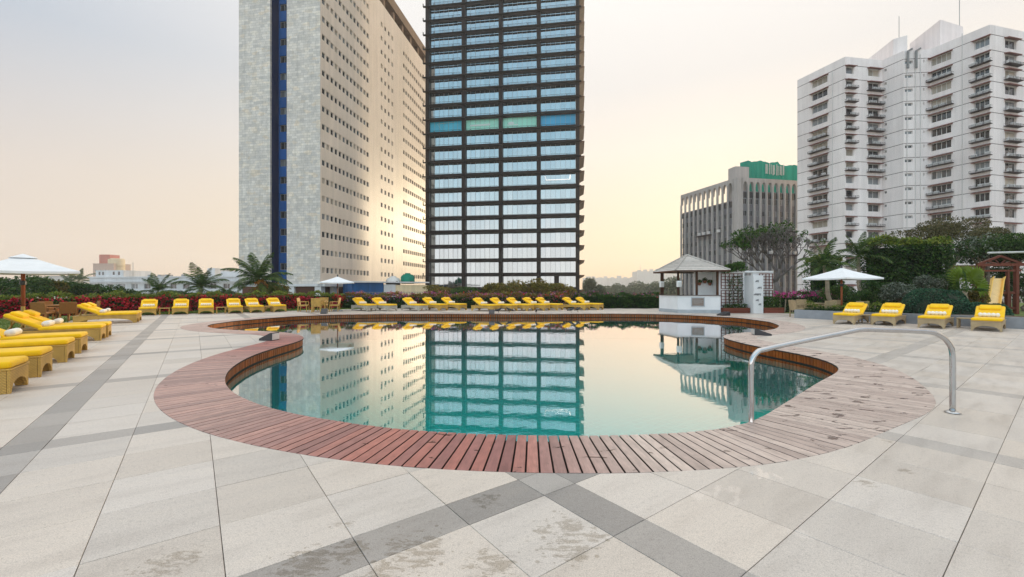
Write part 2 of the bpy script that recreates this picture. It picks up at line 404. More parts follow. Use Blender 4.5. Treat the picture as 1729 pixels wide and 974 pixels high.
# wicker: a tight basket weave, relief with its hollows darker in the colour
def wicker(name, col):
    m, nt, bs, out = newmat(name)
    p = nd(nt, 'ShaderNodeTexCoord').outputs['Object']
    wz = nd(nt, 'ShaderNodeTexWave', wave_type='BANDS', bands_direction='Z', i_Scale=14, i_Distortion=.6, i_Detail=1.0); nt.links.new(p, wz.inputs[0])
    wd = nd(nt, 'ShaderNodeTexWave', wave_type='BANDS', bands_direction='DIAGONAL', i_Scale=16, i_Distortion=.4); nt.links.new(p, wd.inputs[0])
    h = math_(nt, 'MULTIPLY', wz.outputs['Fac'], math_(nt, 'ADD', wd.outputs['Fac'], .4))
    c = mixc(nt, 1.0, col, ramp(nt, h, ((.1, .62), (.9, 1.12))), 'MULTIPLY')
    c = mixc(nt, 1.0, c, ramp(nt, noise(nt, p, 5), ((.3, .85), (.7, 1.15))), 'MULTIPLY')
    setb(bs, nt, Base_Color=c, Roughness=.55); bump(nt, bs, h, .5, .006); return m
wicker('wicker', (.58, .35, .075)); wicker('wicker_pale', (.50, .46, .38)); wicker('wicker_tan', (.46, .34, .19))
def cloth(name, col, amt=.08, sc=260):
    m, nt, bs, out = newmat(name); p = nd(nt, 'ShaderNodeTexCoord').outputs['Object']
    f = noise(nt, p, 5, 3); c = mixc(nt, 1.0, col, ramp(nt, f, ((.3, 1 - amt), (.7, 1 + amt))), 'MULTIPLY')
    setb(bs, nt, Base_Color=c, Roughness=.85, Specular_IOR_Level=.2, Sheen_Weight=.15)
    bump(nt, bs, math_(nt, 'ADD', math_(nt, 'MULTIPLY', noise(nt, p, 9, 4), 4.0), noise(nt, p, sc, 2)), .35, .006); return m
cloth('yellow_cloth', (.90, .535, .008)); cloth('towel_cloth', (.82, .79, .74)); cloth('canopy_cloth', (.80, .82, .84), .04)
simple('steel', (.52, .53, .54), .10, 1.0, 6, .05, 40, .03, .001)
simple('black_metal', (.03, .03, .035), .4); simple('white_plastic', (.8, .8, .8), .4)
simple('white_wall', (.76, .765, .775), .8, 0, 1.2, .05, 30, .1); simple('grey_plinth', (.38, .41, .44), .7, 0, 4, .12, 30, .15)
simple('dark_top', (.05, .035, .03), .35); simple('sign_brown', (.22, .17, .14), .5, 0, 30, .15); simple('clay', (.22, .09, .05), .8)
simple('planter_grey', (.26, .275, .30), .8, 0, 2.5, .14, 25, .2); simple('slide_yellow', (.80, .48, .07), .35, 0, 4, .08); simple('slide_bed', (.72, .50, .20), .3, 0, 4, .1)
simple('soil', (.10, .075, .05), .95, 0, 6, .3, 20, .5, .03); simple('bark', (.17, .13, .10), .9, 0, 5, .3, 14, .6, .03)
simple('bark_grey', (.16, .135, .125), .85, 0, 6, .25, 18, .5, .02); simple('trunk_pale', (.30, .24, .17), .9, 0, 5, .25, 14, .5, .03)
simple('under_rim_dark', (.02, .016, .013), .9); simple('grout', (.20, .18, .15), .95, 0, 20, .2); simple('podium', (.45, .43, .41), .9, 0, .6, .12); simple('crow', (.015, .015, .02), .45)
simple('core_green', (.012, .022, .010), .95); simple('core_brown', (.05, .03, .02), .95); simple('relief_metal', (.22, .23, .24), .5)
# grass and lawn
m, nt_, bs, out = newmat('lawn'); p = wpos(nt_)
c = mixc(nt_, ramp(nt_, noise(nt_, p, .9, 4), ((.35, 0), (.65, 1))), (.085, .15, .022), (.16, .19, .045))
c = mixc(nt_, 1.0, c, ramp(nt_, noise(nt_, p, 30, 3), ((.3, .7), (.7, 1.2))), 'MULTIPLY'); setb(bs, nt_, Base_Color=c, Roughness=.9); bump(nt_, bs, noise(nt_, p, 40, 3), .6, .03)
m, nt_, bs, out = newmat('city_ground'); p = wpos(nt_)
c = mixc(nt_, ramp(nt_, noise(nt_, p, .02, 5), ((.4, 0), (.6, 1))), (.10, .12, .06), (.42, .40, .37)); setb(bs, nt_, Base_Color=c, Roughness=.95)
leafmat('grass_blade', [(.06, .13, .015), (.12, .20, .03), (.20, .22, .05)])
leafmat('leaf_dark', [(.012, .038, .008), (.024, .066, .013), (.045, .11, .018), (.085, .15, .024)])
leafmat('leaf_mid', [(.018, .05, .010), (.04, .10, .018), (.07, .14, .025), (.11, .17, .03)])
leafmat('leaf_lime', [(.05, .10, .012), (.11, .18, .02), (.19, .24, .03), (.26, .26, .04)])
leafmat('leaf_yellowish', [(.06, .08, .015), (.14, .13, .02), (.22, .17, .025), (.20, .11, .02)])
leafmat('leaf_blue', [(.010, .045, .026), (.02, .08, .045), (.04, .12, .065), (.07, .16, .08)])
leafmat('leaf_haze', [(.07, .10, .05), (.12, .15, .08), (.17, .18, .11)])  # far foliage lightened: distance haze put into the leaf colour
leafmat('leaf_dry', [(.05, .055, .02), (.09, .09, .03), (.14, .12, .05), (.17, .14, .07)])
leafmat('leaf_grey', [(.03, .05, .03), (.07, .10, .06), (.15, .18, .13), (.3, .32, .28)])
leafmat('petal_red', [(.30, .008, .016), (.52, .015, .025), (.66, .03, .04), (.55, .03, .09), (.40, .012, .02)], .3)
leafmat('petal_pink', [(.45, .03, .18), (.6, .06, .3), (.65, .15, .35)], .3)
leafmat('petal_mixed', [(.55, .16, .04), (.42, .05, .18), (.25, .10, .40), (.5, .25, .2), (.35, .02, .06)], .3)
leafmat('palm_leaf', [(.015, .04, .010), (.03, .075, .014), (.06, .12, .02), (.13, .17, .03)], .3)
leafmat('palm_lime', [(.06, .12, .012), (.14, .22, .02), (.24, .30, .03)], .35)
leafmat('husk_orange', [(.30, .10, .02), (.45, .18, .03), (.5, .25, .06)], .2)

# water of the pool, and what lies under it
m, nt_, bs, out = newmat('water'); nt_.nodes.remove(bs); p = wpos(nt_)
n1 = noise(nt_, p, 1.1, 2, .5); n2 = noise(nt_, scalev(nt_, p, (1, 1.6, 1)), 6.5, 2, .5)
hgt = math_(nt_, 'ADD', n1, math_(nt_, 'MULTIPLY', n2, .16))
bp = nd(nt_, 'ShaderNodeBump', i_Strength=.15, i_Distance=.012, i_Height=hgt)
lw = nd(nt_, 'ShaderNodeLayerWeight', i_Blend=.5, i_Normal=bp.outputs[0])
fr = ramp(nt_, lw.outputs['Facing'], ((0, .04), (.45, .16), (.66, .40), (.80, .70), (.92, .93), (1, 1)))
gl = nd(nt_, 'ShaderNodeBsdfGlossy', i_Color=(1, .935, .95, 1), i_Roughness=.0, i_Normal=bp.outputs[0])
tp = nd(nt_, 'ShaderNodeBsdfTransparent', i_Color=(.08, .95, .93, 1))
mx = nd(nt_, 'ShaderNodeMixShader', i_0=fr, i_1=tp.outputs[0], i_2=gl.outputs[0]); nt_.links.new(mx.outputs[0], out.inputs[0])
m, nt_, bs, out = newmat('pool_tile'); p = rotz(nt_, wpos(nt_), R(-37))
bk = nd(nt_, 'ShaderNodeTexBrick', offset=0.0, i_Color1=(.001, .43, .405, 1), i_Color2=(.001, .39, .37, 1), i_Mortar=(.06, .58, .54, 1), i_Scale=1.0, i_Mortar_Size=.011)
bk.inputs['Brick Width'].default_value = .2; bk.inputs['Row Height'].default_value = .2; nt_.links.new(p, bk.inputs[0])
setb(bs, nt_, Base_Color=bk.outputs[0], Roughness=.4)

# towers
m, nt_, bs, out = newmat('clad_stone'); p = nd(nt_, 'ShaderNodeTexCoord').outputs['UV']
bk = nd(nt_, 'ShaderNodeTexBrick', i_Color1=(.50, .505, .505, 1), i_Color2=(.66, .665, .66, 1), i_Mortar=(.36, .355, .35, 1), i_Scale=1.0, i_Mortar_Size=.018)
bk.offset = .37; bk.squash = 1.6; bk.squash_frequency = 3; bk.inputs['Brick Width'].default_value = .80; bk.inputs['Row Height'].default_value = .48; nt_.links.new(p, bk.inputs[0])
vz = nd(nt_, 'ShaderNodeTexVoronoi', feature='F1', i_Scale=1.0); nt_.links.new(scalev(nt_, p, (.8, 1.5, 1)), vz.inputs[0])
vc = nd(nt_, 'ShaderNodeSeparateColor'); nt_.links.new(vz.outputs['Color'], vc.inputs[0])
c = mixc(nt_, 1.0, bk.outputs[0], ramp(nt_, vc.outputs[0], ((0, (.90, .905, .92)), (.55, (1, 1, 1)), (.86, (1.05, 1.03, .99)), (1, (1.06, .98, .87)))), 'MULTIPLY')
c = mixc(nt_, ramp(nt_, noise(nt_, p, .28, 5, .7), ((.60, 0), (.72, .4))), c, (.52, .42, .30))
c = mixc(nt_, 1.0, c, ramp(nt_, noise(nt_, scalev(nt_, p, (1.2, .15, 1)), 1.0, 5, .7), ((.3, .84), (.7, 1.1))), 'MULTIPLY')
c = mixc(nt_, 1.0, c, (1.13, 1.05, .97), 'MULTIPLY'); setb(bs, nt_, Base_Color=c, Roughness=.6, Specular_IOR_Level=.2); bump(nt_, bs, bk.outputs['Fac'], -.3, .02)
def streaked(name, col, lo=.86, hi=1.06, rough=.75, tintlo=None):
    m, nt, bs, out = newmat(name); p = wpos(nt)
    st = noise(nt, scalev(nt, p, (.9, .9, .05)), 1.0, 5, .7); bl = noise(nt, p, .12, 4, .6)
    c = mixc(nt, 1.0, col, ramp(nt, st, ((.3, lo), (.65, hi))), 'MULTIPLY')
    c = mixc(nt, 1.0, c, ramp(nt, bl, ((.3, tintlo or (.93, .92, .90)), (.7, (1.04, 1.03, 1.03)))), 'MULTIPLY')
    setb(bs, nt, Base_Color=c, Roughness=rough, Specular_IOR_Level=.15); return m
streaked('beige_render', (.86, .735, .62), .90, 1.05, .42); streaked('navy', (.002, .014, .075), .8, 1.1, .5); streaked('blue_wall', (.008, .085, .30), .8, 1.1, .5)
streaked('white_tower', (.85, .80, .785), .88, 1.04, .8, (.90, .86, .85)); streaked('shade_red', (.20, .085, .07), .8, 1.2); streaked('ledge_dark', (.075, .06, .06), .8, 1.3)
streaked('grey_office', (.47, .44, .425), .82, 1.08); streaked('grey_office_dark', (.19, .185, .20), .8, 1.15); streaked('bronze', (.018, .011, .010), .75, 1.3, .4)
streaked('rust_brown', (.16, .085, .05), .7, 1.3, .5); streaked('white_block', (.66, .665, .68), .85, 1.04); streaked('pink_block', (.50, .36, .30)); streaked('pink_red', (.50, .16, .12))
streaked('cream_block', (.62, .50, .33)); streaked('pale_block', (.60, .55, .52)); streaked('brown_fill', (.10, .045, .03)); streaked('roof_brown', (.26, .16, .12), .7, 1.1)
streaked('net_green', (.025, .30, .22), .8, 1.15, .9); streaked('canopy_brown', (.28, .19, .13), .8, 1.1); streaked('tank_green', (.01, .22, .15)); streaked('tank_white', (.72, .72, .70))
streaked('seam', (.16, .12, .11)); streaked('yellowed', (.78, .64, .42)); streaked('blue_paint', (.02, .09, .24), .7, 1.2)
def glass(name, col, rough=.06, metal=0.0, spec=.8, rnd=.3):
    m, nt, bs, out = newmat(name); r = randv(nt)
    c = mixc(nt, 1.0, col, ramp(nt, r, ((0, 1 - rnd), (1, 1 + rnd))), 'MULTIPLY')
    setb(bs, nt, Base_Color=c, Roughness=rough, Metallic=metal, Specular_IOR_Level=spec); return m
glass('glass_dark', (.02, .022, .027)); glass('glass_blind', (.36, .31, .25), .3, 0, .5); glass('glass_sky', (.385, .425, .445), .05, 1.0, .5, .06)
glass('glass_grey', (.17, .18, .19), .12, 0, .9, .5); glass('banner_cyan', (.01, .42, .62), .3, 0, .7, .05); glass('banner_mint', (.30, .74, .60), .3, 0, .7, .05); glass('banner_blue', (.01, .33, .60), .3, 0, .7, .05)
glass('banner_mark', (.6, .72, .70), .4, 0, .5, .03)
m, nt_, bs, out = newmat('lamp_light'); setb(bs, nt_, Base_Color=(1., .95, .9), Emission_Color=(1., .92, .85), Emission_Strength=1.1)
simple('frame_white', (.62, .60, .58), .5); simple('frame_grey', (.30, .30, .30), .5); simple('ac_white', (.62, .61, .60), .5); simple('pipe_grey', (.20, .20, .20), .5)
# ------------------------------------------------------------------ pool outline (upper inner edge of the wooden rim)
PX = [(960, 738), (872, 737.3), (733, 731.5), (660, 726), (590, 716), (513, 704), (457, 692), (410, 675), (385, 661), (375, 645), (381, 627), (399, 613), (424, 600), (460, 588), (493, 579.5),
      (512, 573), (514, 569.5), (504, 565), (488, 562), (466, 560), (424, 558.6), (385, 557), (356, 554), (347, 551), (353, 547.5), (396, 541.6), (452, 537), (500, 533.6), (560, 531.6), (646, 530.3),
      (739, 530), (860, 530.4), (937, 530.2), (1016, 529.6), (1100, 530.2), (1164, 532), (1247, 536.4), (1299, 543), (1318, 549.5), (1311, 555.5), (1281, 559.8), (1240, 562.6), (1220, 566), (1222, 571),
      (1269, 583), (1318, 591.5), (1368, 600.5), (1398, 609), (1424, 621), (1416, 630), (1392, 641), (1343, 671.5), (1306, 695), (1273, 716.5), (1245, 724), (1200, 730), (1129, 734), (1050, 737)]
ctrl = np.array([G(x, y).to_tuple()[:2] for x, y in PX])
def resample(P, n):
    Q = np.vstack([P, P[:1]]); s = np.r_[0, np.cumsum(np.linalg.norm(np.diff(Q, axis=0), axis=1))]
    t = np.linspace(0, s[-1], n, endpoint=False); return np.stack([np.interp(t, s, Q[:, k]) for k in (0, 1)], 1)
def smooth_closed(P, k):
    w = np.exp(-.5 * (np.arange(-3 * k, 3 * k + 1) / k) ** 2); w /= w.sum()
    return sum(wi * np.roll(P, -i, 0) for i, wi in zip(range(-3 * k, 3 * k + 1), w))
inner = resample(smooth_closed(resample(ctrl, 1600), 9), 1600)
per = np.linalg.norm(np.diff(np.vstack([inner, inner[:1]]), axis=0), axis=1).sum()
NPL = int(per / .104)
inner = resample(inner, NPL)
if ((inner[:, 0] * np.roll(inner[:, 1], -1) - np.roll(inner[:, 0], -1) * inner[:, 1]).sum()) < 0: inner = inner[::-1].copy()
def normals(P):
    t = np.roll(P, -1, 0) - np.roll(P, 1, 0); t /= np.linalg.norm(t, axis=1)[:, None]; return np.stack([t[:, 1], -t[:, 0]], 1)
wid = .86 + .50 * np.exp(-(np.linalg.norm(inner - np.array([4.75, 6.2]), axis=1) / 1.7) ** 2)
outer = smooth_closed(inner + smooth_closed(normals(inner), 3) * wid[:, None], 4)
INP = inner; OUTP = outer
WATER = -.22

jo = MB(); n = 300; ji = (inner + normals(inner) * .031)[(np.arange(n) * NPL) // n]
jo.add([(*p, -.040) for p in ji] + [(*p, -.040) for p in outer[(np.arange(n) * NPL) // n]], [(i, (i + 1) % n, n + (i + 1) % n, n + i) for i in range(n)])  # black sheet below the planks, painted shade seen through their gaps
jk = (inner + normals(inner) * .012)[(np.arange(n) * NPL) // n]
jo.add([(*p, -.188) for p in jk] + [(*p, -.30) for p in jk] + [(*p, -.188) for p in ji], [(i, (i + 1) % n, n + (i + 1) % n, n + i) for i in range(n)] + [(i, (i + 1) % n, 2 * n + (i + 1) % n, 2 * n + i) for i in range(n)])
deck = kind(jo.build('pool_rim', M['under_rim_dark']), 'structure')
planks = []
for i in range(NPL):
    j = (i + 1) % NPL
    a, b, c, d = inner[i], inner[j], outer[j], outer[i]
    ga = (b - a); gd = (c - d); la, ld = np.linalg.norm(ga), np.linalg.norm(gd)
    gw = .0078
    a2, b2 = a + ga * min(.3, gw / la), b - ga * min(.3, gw / la)
    d2, c2 = d + gd * min(.3, gw / max(ld, .02)), c - gd * min(.3, gw / max(ld, .02))
    nn = (a - d) / np.linalg.norm(a - d)
    a2, b2 = a2 + nn * .018, b2 + nn * .018
    z = .006 + random.uniform(-.0015, .0015)
    planks.append((a2, b2, c2, d2, z))
def plank_add(mb, q):
    a, b, c, d, z = q; m_ = .004
    e = [np.asarray(p) for p in (a, b, c, d)]; cen = sum(e) / 4
    lo = [(p[0], p[1], z - .035) for p in e]; mid = [(p[0], p[1], z - m_) for p in e]
    top = []
    wv = (e[1] - e[0]) / np.linalg.norm(e[1] - e[0]) * m_; lv = (e[0] - e[3]) / np.linalg.norm(e[0] - e[3]) * m_
    top = [(*(e[0] + wv - lv), z), (*(e[1] - wv - lv), z), (*(e[2] - wv + lv), z), (*(e[3] + wv + lv), z)]
    o = len(mb.v); mb.v += lo + mid + top
    L = float(np.linalg.norm(e[0] - e[3])); Wd = float(np.linalg.norm(e[0] - e[1]))
    u = {0: (0, 0), 1: (0, Wd), 2: (L, Wd), 3: (L, 0)}
    fs = [(8, 9, 10, 11)] + [(k, (k + 1) % 4, 4 + (k + 1) % 4, 4 + k) for k in range(4)] + [(4 + k, 4 + (k + 1) % 4, 8 + (k + 1) % 4, 8 + k) for k in range(4)]
    for f in fs:
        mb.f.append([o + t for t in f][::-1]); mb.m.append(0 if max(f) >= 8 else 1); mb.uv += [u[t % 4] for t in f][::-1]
def with_uv(o, uv):
    l = o.data.uv_layers.new(name='UVMap'); l.data.foreach_set('uv', np.asarray(uv, np.float32).ravel()); return o
def projarea(q):
    p = [(v[0] / v[1], 1.5 / v[1]) for v in q[:4]]
    return abs(sum(p[i][0] * p[(i + 1) % 4][1] - p[(i + 1) % 4][0] * p[i][1] for i in range(4)))
order = sorted(range(NPL), key=lambda i: -projarea(planks[i]))
near = set(order[:300]); rest = MB()
for i in range(NPL):
    if i in near:
        mb = MB(); plank_add(mb, planks[i]); with_uv(mb.build('plank', [M['plank_wood'], M['plank_edge_shade']], deck), mb.uv)
    else: plank_add(rest, planks[i])
kind(with_uv(rest.build('planks', [M['plank_wood'], M['plank_edge_shade']], deck), rest.uv), 'stuff')
fas = MB(); nin = normals(inner)
for i in range(NPL):
    j = (i + 1) % NPL; a, b = inner[i], inner[j]; g = (b - a)
    a2, b2 = a + g * .09, b - g * .09; na, nb = nin[i] * .004, nin[j] * .004; jz = random.uniform(0, .004)
    o = [(a2[0] + na[0] - nin[i][0] * jz, a2[1] + na[1] - nin[i][1] * jz), (b2[0] + nb[0] - nin[j][0] * jz, b2[1] + nb[1] - nin[j][1] * jz), (b2[0] + nin[j][0] * .03, b2[1] + nin[j][1] * .03), (a2[0] + nin[i][0] * .03, a2[1] + nin[i][1] * .03)]
    fas.hexa([(*p, -.192) for p in o] + [(*p, -.030) for p in o])
kind(fas.build('fascia_boards', M['fascia_wood'], deck), 'stuff')

# shell of the pool and its water
shell = resample(INP + normals(INP) * .034, 400); sh = MB()
v, f = fill([shell], lambda p: inpoly(p, shell))
sh.add([(*p, -1.5) for p in v], f.tolist())
n = len(shell)
sh.add([(*p, -.05) for p in shell] + [(*p, -1.5) for p in shell], [(i, i + n, (i + 1) % n + n, (i + 1) % n) for i in range(n)])
kind(sh.build('pool_basin', M['pool_tile']), 'structure')
wt = MB(); wloop = resample(INP + normals(INP) * .02, 400); v, f = fill([wloop], lambda p: inpoly(p, wloop)); wt.add([(*p, WATER) for p in v], f.tolist())
wo = kind(wt.build('pool_water', M['water']), 'structure')
# make every face of flat sheets look up
def face_up(o):
    bm = bmesh.new(); bm.from_mesh(o.data)
    for q in bm.faces:
        q.normal_update()
        if q.normal.z < 0: q.normal_flip()
    bm.to_mesh(o.data); bm.free()
face_up(wo)

# ------------------------------------------------------------------ terrace ground with the pool cut out, paving, lawn
hole = resample(INP + normals(INP) * .05, 500)
TERR = np.array([(-40, -14), (34, -14), (75, -6), (75, 62), (26, 62), (20, 38), (-12, 38), (-32, 36), (-40, 26)], float)
tb = MB(); v, f = fill([TERR, hole], lambda p: inpoly(p, TERR) & ~inpoly(p, hole)); tb.add([(*p, -.045) for p in v], f.tolist())
paving = kind(tb.build('terrace', M['grout']), 'structure'); face_up(paving)
po = MB(); n = len(TERR)
po.add([(*p, -.045) for p in TERR] + [(*p, -9) for p in TERR], [(i, i + n, (i + 1) % n + n, (i + 1) % n) for i in range(n)])
kind(po.build('terrace_wall', M['podium']), 'structure')

PER, T6 = 3.475, .6326
def breaks(b0, lo, hi):
    out = []; k = math.floor((lo - b0) / PER) - 1
    while b0 + k * PER < hi:
        b = b0 + k * PER
        out.append((b, b + .312, True)); out += [(b + .312 + q * T6, b + .312 + (q + 1) * T6, False) for q in range(5)]
        k += 1
    return [t for t in out if t[1] > lo and t[0] < hi]
B1, B2 = breaks(2.305, -8, 31.3), breaks(2.03, -4.35, 28.4)
def on_deck(a, b):
    p = D1 * a + D2 * b
    return (p.y < 31.6) and (b < 24.45 if a < 8.6 else True) and p.y > -9
cut = OUTP; GAP = .0019
dmin = lambda p: np.min(np.linalg.norm(cut - p, axis=1))
cells = []
for (a0, a1, s1) in B1:
    for (b0, b1, s2) in B2:
        if on_deck((a0 + a1) / 2, (b0 + b1) / 2): cells.append((a0, a1, b0, b1, s1 or s2))
ctr = np.array([(dd((c[0] + c[1]) / 2, (c[2] + c[3]) / 2)).to_tuple()[:2] for c in cells])
near_cut = np.array([dmin(p) < .50 for p in ctr]); inside = inpoly(ctr, cut)
tile_mesh = {}
def tile_shared(w, h, dark):
    k = (round(w, 3), round(h, 3), dark)
    if k not in tile_mesh:
        mb = MB(); b = .0025; x, y = w / 2, h / 2
        mb.add([(-x, -y, -.04), (x, -y, -.04), (x, y, -.04), (-x, y, -.04), (-x, -y, -b), (x, -y, -b), (x, y, -b), (-x, y, -b), (-x + b, -y + b, 0), (x - b, -y + b, 0), (x - b, y - b, 0), (-x + b, y - b, 0)],
               [(8, 9, 10, 11)] + [(q, (q + 1) % 4, 4 + (q + 1) % 4, 4 + q) for q in range(4)] + [(4 + q, 4 + (q + 1) % 4, 8 + (q + 1) % 4, 8 + q) for q in range(4)])
        me = bpy.data.meshes.new('tile'); me.from_pydata(mb.v, [], mb.f); me.materials.append(M['stone_dark' if dark else 'stone']); tile_mesh[k] = me
    return tile_mesh[k]
RZ = math.atan2(D2.y, D2.x)
def tile_area(i):
    p = ctr[i]
    if p[1] < 1.6 or abs(p[0] / p[1]) > 1.28: return 0
    return (cells[i][1] - cells[i][0]) * (cells[i][3] - cells[i][2]) / p[1] ** 3
vis = sorted([i for i in range(len(cells)) if tile_area(i) > 0 and not (inside[i] and not near_cut[i])], key=lambda i: -tile_area(i))
top300 = set(); far = MB(); cand = []
for i in vis:
    if len(top300) >= 300: break
    top300.add(i)
for i, (a0, a1, b0, b1, dark) in enumerate(cells):
    z = random.uniform(-.0012, .0012)
    if not near_cut[i]:
        if inside[i]: continue
        if i in top300:
            o = link('tile', tile_shared(b1 - b0 - 2 * GAP, a1 - a0 - 2 * GAP, dark), paving, (ctr[i][0], ctr[i][1], z), RZ)
        else:
            q = [dd(a0 + GAP, b0 + GAP), dd(a0 + GAP, b1 - GAP), dd(a1 - GAP, b1 - GAP), dd(a1 - GAP, b0 + GAP)]
            far.add([(p.x, p.y, -.04) for p in q] + [(p.x, p.y, z) for p in q], [(4, 5, 6, 7), (0, 1, 5, 4), (1, 2, 6, 5), (2, 3, 7, 6), (3, 0, 4, 7)], int(dark))
        continue
    q = np.array([dd(a, b).to_tuple()[:2] for a, b in ((a0 + GAP, b0 + GAP), (a0 + GAP, b1 - GAP), (a1 - GAP, b1 - GAP), (a1 - GAP, b0 + GAP))])
    # pieces of the tile that the rim leaves over
    dist = np.linalg.norm(cut - ctr[i], axis=1); idx = np.where(dist < 1.0)[0]
    runs = np.split(idx, np.where(np.diff(idx) > 1)[0] + 1)
    vs = [Vector(p) for p in q]; es = [(0, 1), (1, 2), (2, 3), (3, 0)]
    for r_ in runs:
        o0 = len(vs); vs += [Vector(cut[k]) for k in r_]; es += [(o0 + k, o0 + k + 1) for k in range(len(r_) - 1)]
    if len(runs) > 1 and runs[0][0] == 0 and runs[-1][-1] == len(cut) - 1: es.append((len(vs) - 1, 4))
    v, e, f, *_ = delaunay_2d_cdt(vs, es, [], 0, 1e-6)
    v = np.array([(p.x, p.y) for p in v]); f = np.array([t for t in f]); cc = v[f].mean(1)
    f = f[inpoly(cc, q) & ~inpoly(cc, cut)]
    if len(f) == 0: continue
    edges = {}
    for t in f:
        for k in range(3): edges[tuple(sorted((t[k], t[(k + 1) % 3])))] = edges.get(tuple(sorted((t[k], t[(k + 1) % 3]))), 0) + 1
    n = len(v); mb = MB() if i in top300 else far
    mb.add([(*p, z) for p in v] + [(*p, -.04) for p in v], f.tolist() + [(a, b, b + n, a + n) for (a, b), k in edges.items() if k == 1], 0 if i in top300 else int(dark))
    if i in top300:
        o = mb.build('tile', M['stone_dark' if dark else 'stone'], paving); face_up(o)
kind(far.build('tiles', [M['stone'], M['stone_dark']], paving), 'stuff')

lw_ = MB()
for a0, a1, b0, b1 in ((-9, 46, -30, -4.42), (31.35, 46, -4.38, 24), (-13, 8.5, 24.5, 70), (8.55, 30, 28.5, 70)):
    lw_.add([dd(a0, b0, -.012), dd(a0, b1, -.012), dd(a1, b1, -.012), dd(a1, b0, -.012)], [(0, 1, 2, 3)])
lawn = kind(lw_.build('lawn', M['lawn']), 'structure')
def blades(n, a0, a1, b0, b1):
    a, b = rng.uniform(a0, a1, n), rng.uniform(b0, b1, n)
    P = np.stack([D1.x * a + D2.x * b, D1.y * a + D2.y * b, np.full(n, -.012)], 1); hh = rng.uniform(.03, .08, n)[:, None]
    t = rng.normal(size=(n, 3)); t[:, 2] = 0; t /= np.linalg.norm(t, axis=1)[:, None]; up = np.array([0, 0, 1.0]) + rng.normal(size=(n, 3)) * .3
    return np.stack([P - t * .012, P + up * hh * .5 - t * .008, P + up * hh, P + t * .012], 1)
kind(quads_obj('grass', np.concatenate([blades(16000, 8, 31, -9, -4.45), blades(16000, 31.4, 35, -4, 14), blades(9000, -4, 3, 24.6, 30)]), M['grass_blade'], lawn), 'stuff')
cg = MB(); cg.add([(-6000, -600, -9), (6000, -600, -9), (6000, 7000, -9), (-6000, 7000, -9)], [(0, 1, 2, 3)])
kind(cg.build('city_ground', M['city_ground']), 'structure')
# ------------------------------------------------------------------ shared window meshes
def pane_unit(name, w, h, frame, pane, div=1, t=.06, transom=False, dep=.06):
    """(frame mesh, pane mesh): x to the right, y inward, z up, origin at the lower left corner"""
    f = MB(); 
    f.box(w / 2, dep / 2, t / 2, w, dep, t); f.box(w / 2, dep / 2, h - t / 2, w, dep, t)
    for k in range(div + 1):
        x = t / 2 + (w - t) * k / div; f.box(x, dep / 2, h / 2, t, dep - .004, h - 2 * t)
    me = bpy.data.meshes.new('window'); me.from_pydata(f.v, [], f.f); me.materials.append(frame)
    g = MB(); 
    for k in range(div):
        x0, x1 = t + (w - t) * k / div - t * .3, (w - t) * (k + 1) / div + t * .3; s = random.uniform(-.004, .004)
        g.add([(x0, dep * .6 + s, t), (x1, dep * .6 - s, t), (x1, dep * .6 - s, h - t), (x0, dep * .6 + s, h - t)], [(0, 1, 2, 3)])
    mg = bpy.data.meshes.new('pane'); mg.from_pydata(g.v, [], g.f); mg.materials.append(pane)
    return me, mg
def put_unit(unit, fc, u, z, n, parent, name='window'):
    w = link(name, unit[0], parent, fc.pt(u, n, z), fc.rz, True)
    link('pane', unit[1], w); return w

# ------------------------------------------------------------------ stone-clad tower on the left
C0 = Vector((-36.3, 80.0, 0)); ZB, ZT = 2.4, 72.0
fr = Fac((C0.x - .986 * 17.6, C0.y + .167 * 17.6), C0); sd_ = Fac(C0, (C0.x + .167 * 57, C0.y + .986 * 57))
tow = thing('office_tower', 'tall stone clad tower with blue window strip and long beige side', 'tower', (C0.x - 5, C0.y + 25, -9))
L = fr.L
def uvwall(name, fc, u0, u1, z0, z1, thick, mat):
    mb = MB(); mb.fbox(fc, u0, u1, 0, -thick, z0, z1); o = mb.build(name, mat, tow, world=True)
    uv = []
    for q in o.data.polygons:
        for vi in q.vertices:
            co = o.data.vertices[vi].co - fc.o; uv.append((co.dot(fc.U) + co.dot(fc.N), co.z))
    return with_uv(o, uv)
uvwall('stone_wall', fr, L - 7.1, L - .012, ZB, ZT + 6, .45, M['clad_stone']); uvwall('stone_wall', fr, 0, L - 10.7, ZB, ZT + 6, 3.5, M['clad_stone'])
jb = MB(); jb.fbox(fr, L - 7.19, L - 7.1, -.01, -2.3, ZB - 3, ZT + 5); jb.build('recess_wall', M['navy'], tow, world=True)
rc = MB(); rc.fbox(fr, L - 10.69, L - 10.6, -.4, -2.3, ZB - 3, ZT + 5); rc.build('recess_wall', M['navy'], tow, world=True)
bw = MB(); holes = [(L - 10.40, L - 8.47, 5.35 + 3.43 * k - .2, 5.35 + 3.43 * k + 1.2) for k in range(20)]
rcf = Fac(fr.pt(0, -2.24, 0), fr.pt(L, -2.24, 0)); wall_holes(bw, rcf, L - 10.6, L - 7.1, ZB - 3, ZT + 5, holes, .25)
bw.build('blue_wall', M['blue_wall'], tow, world=True)
un = [pane_unit('w', 1.9, 1.4, M['frame_grey'], M[g], 2, .09) for g in ('glass_dark', 'glass_blind', 'glass_grey')]
for k in range(20): put_unit(un[1] if k in (16,) else un[random.choice((0, 0, 0, 2))], rcf, L - 10.39, 5.16 + 3.43 * k, -.24, tow)
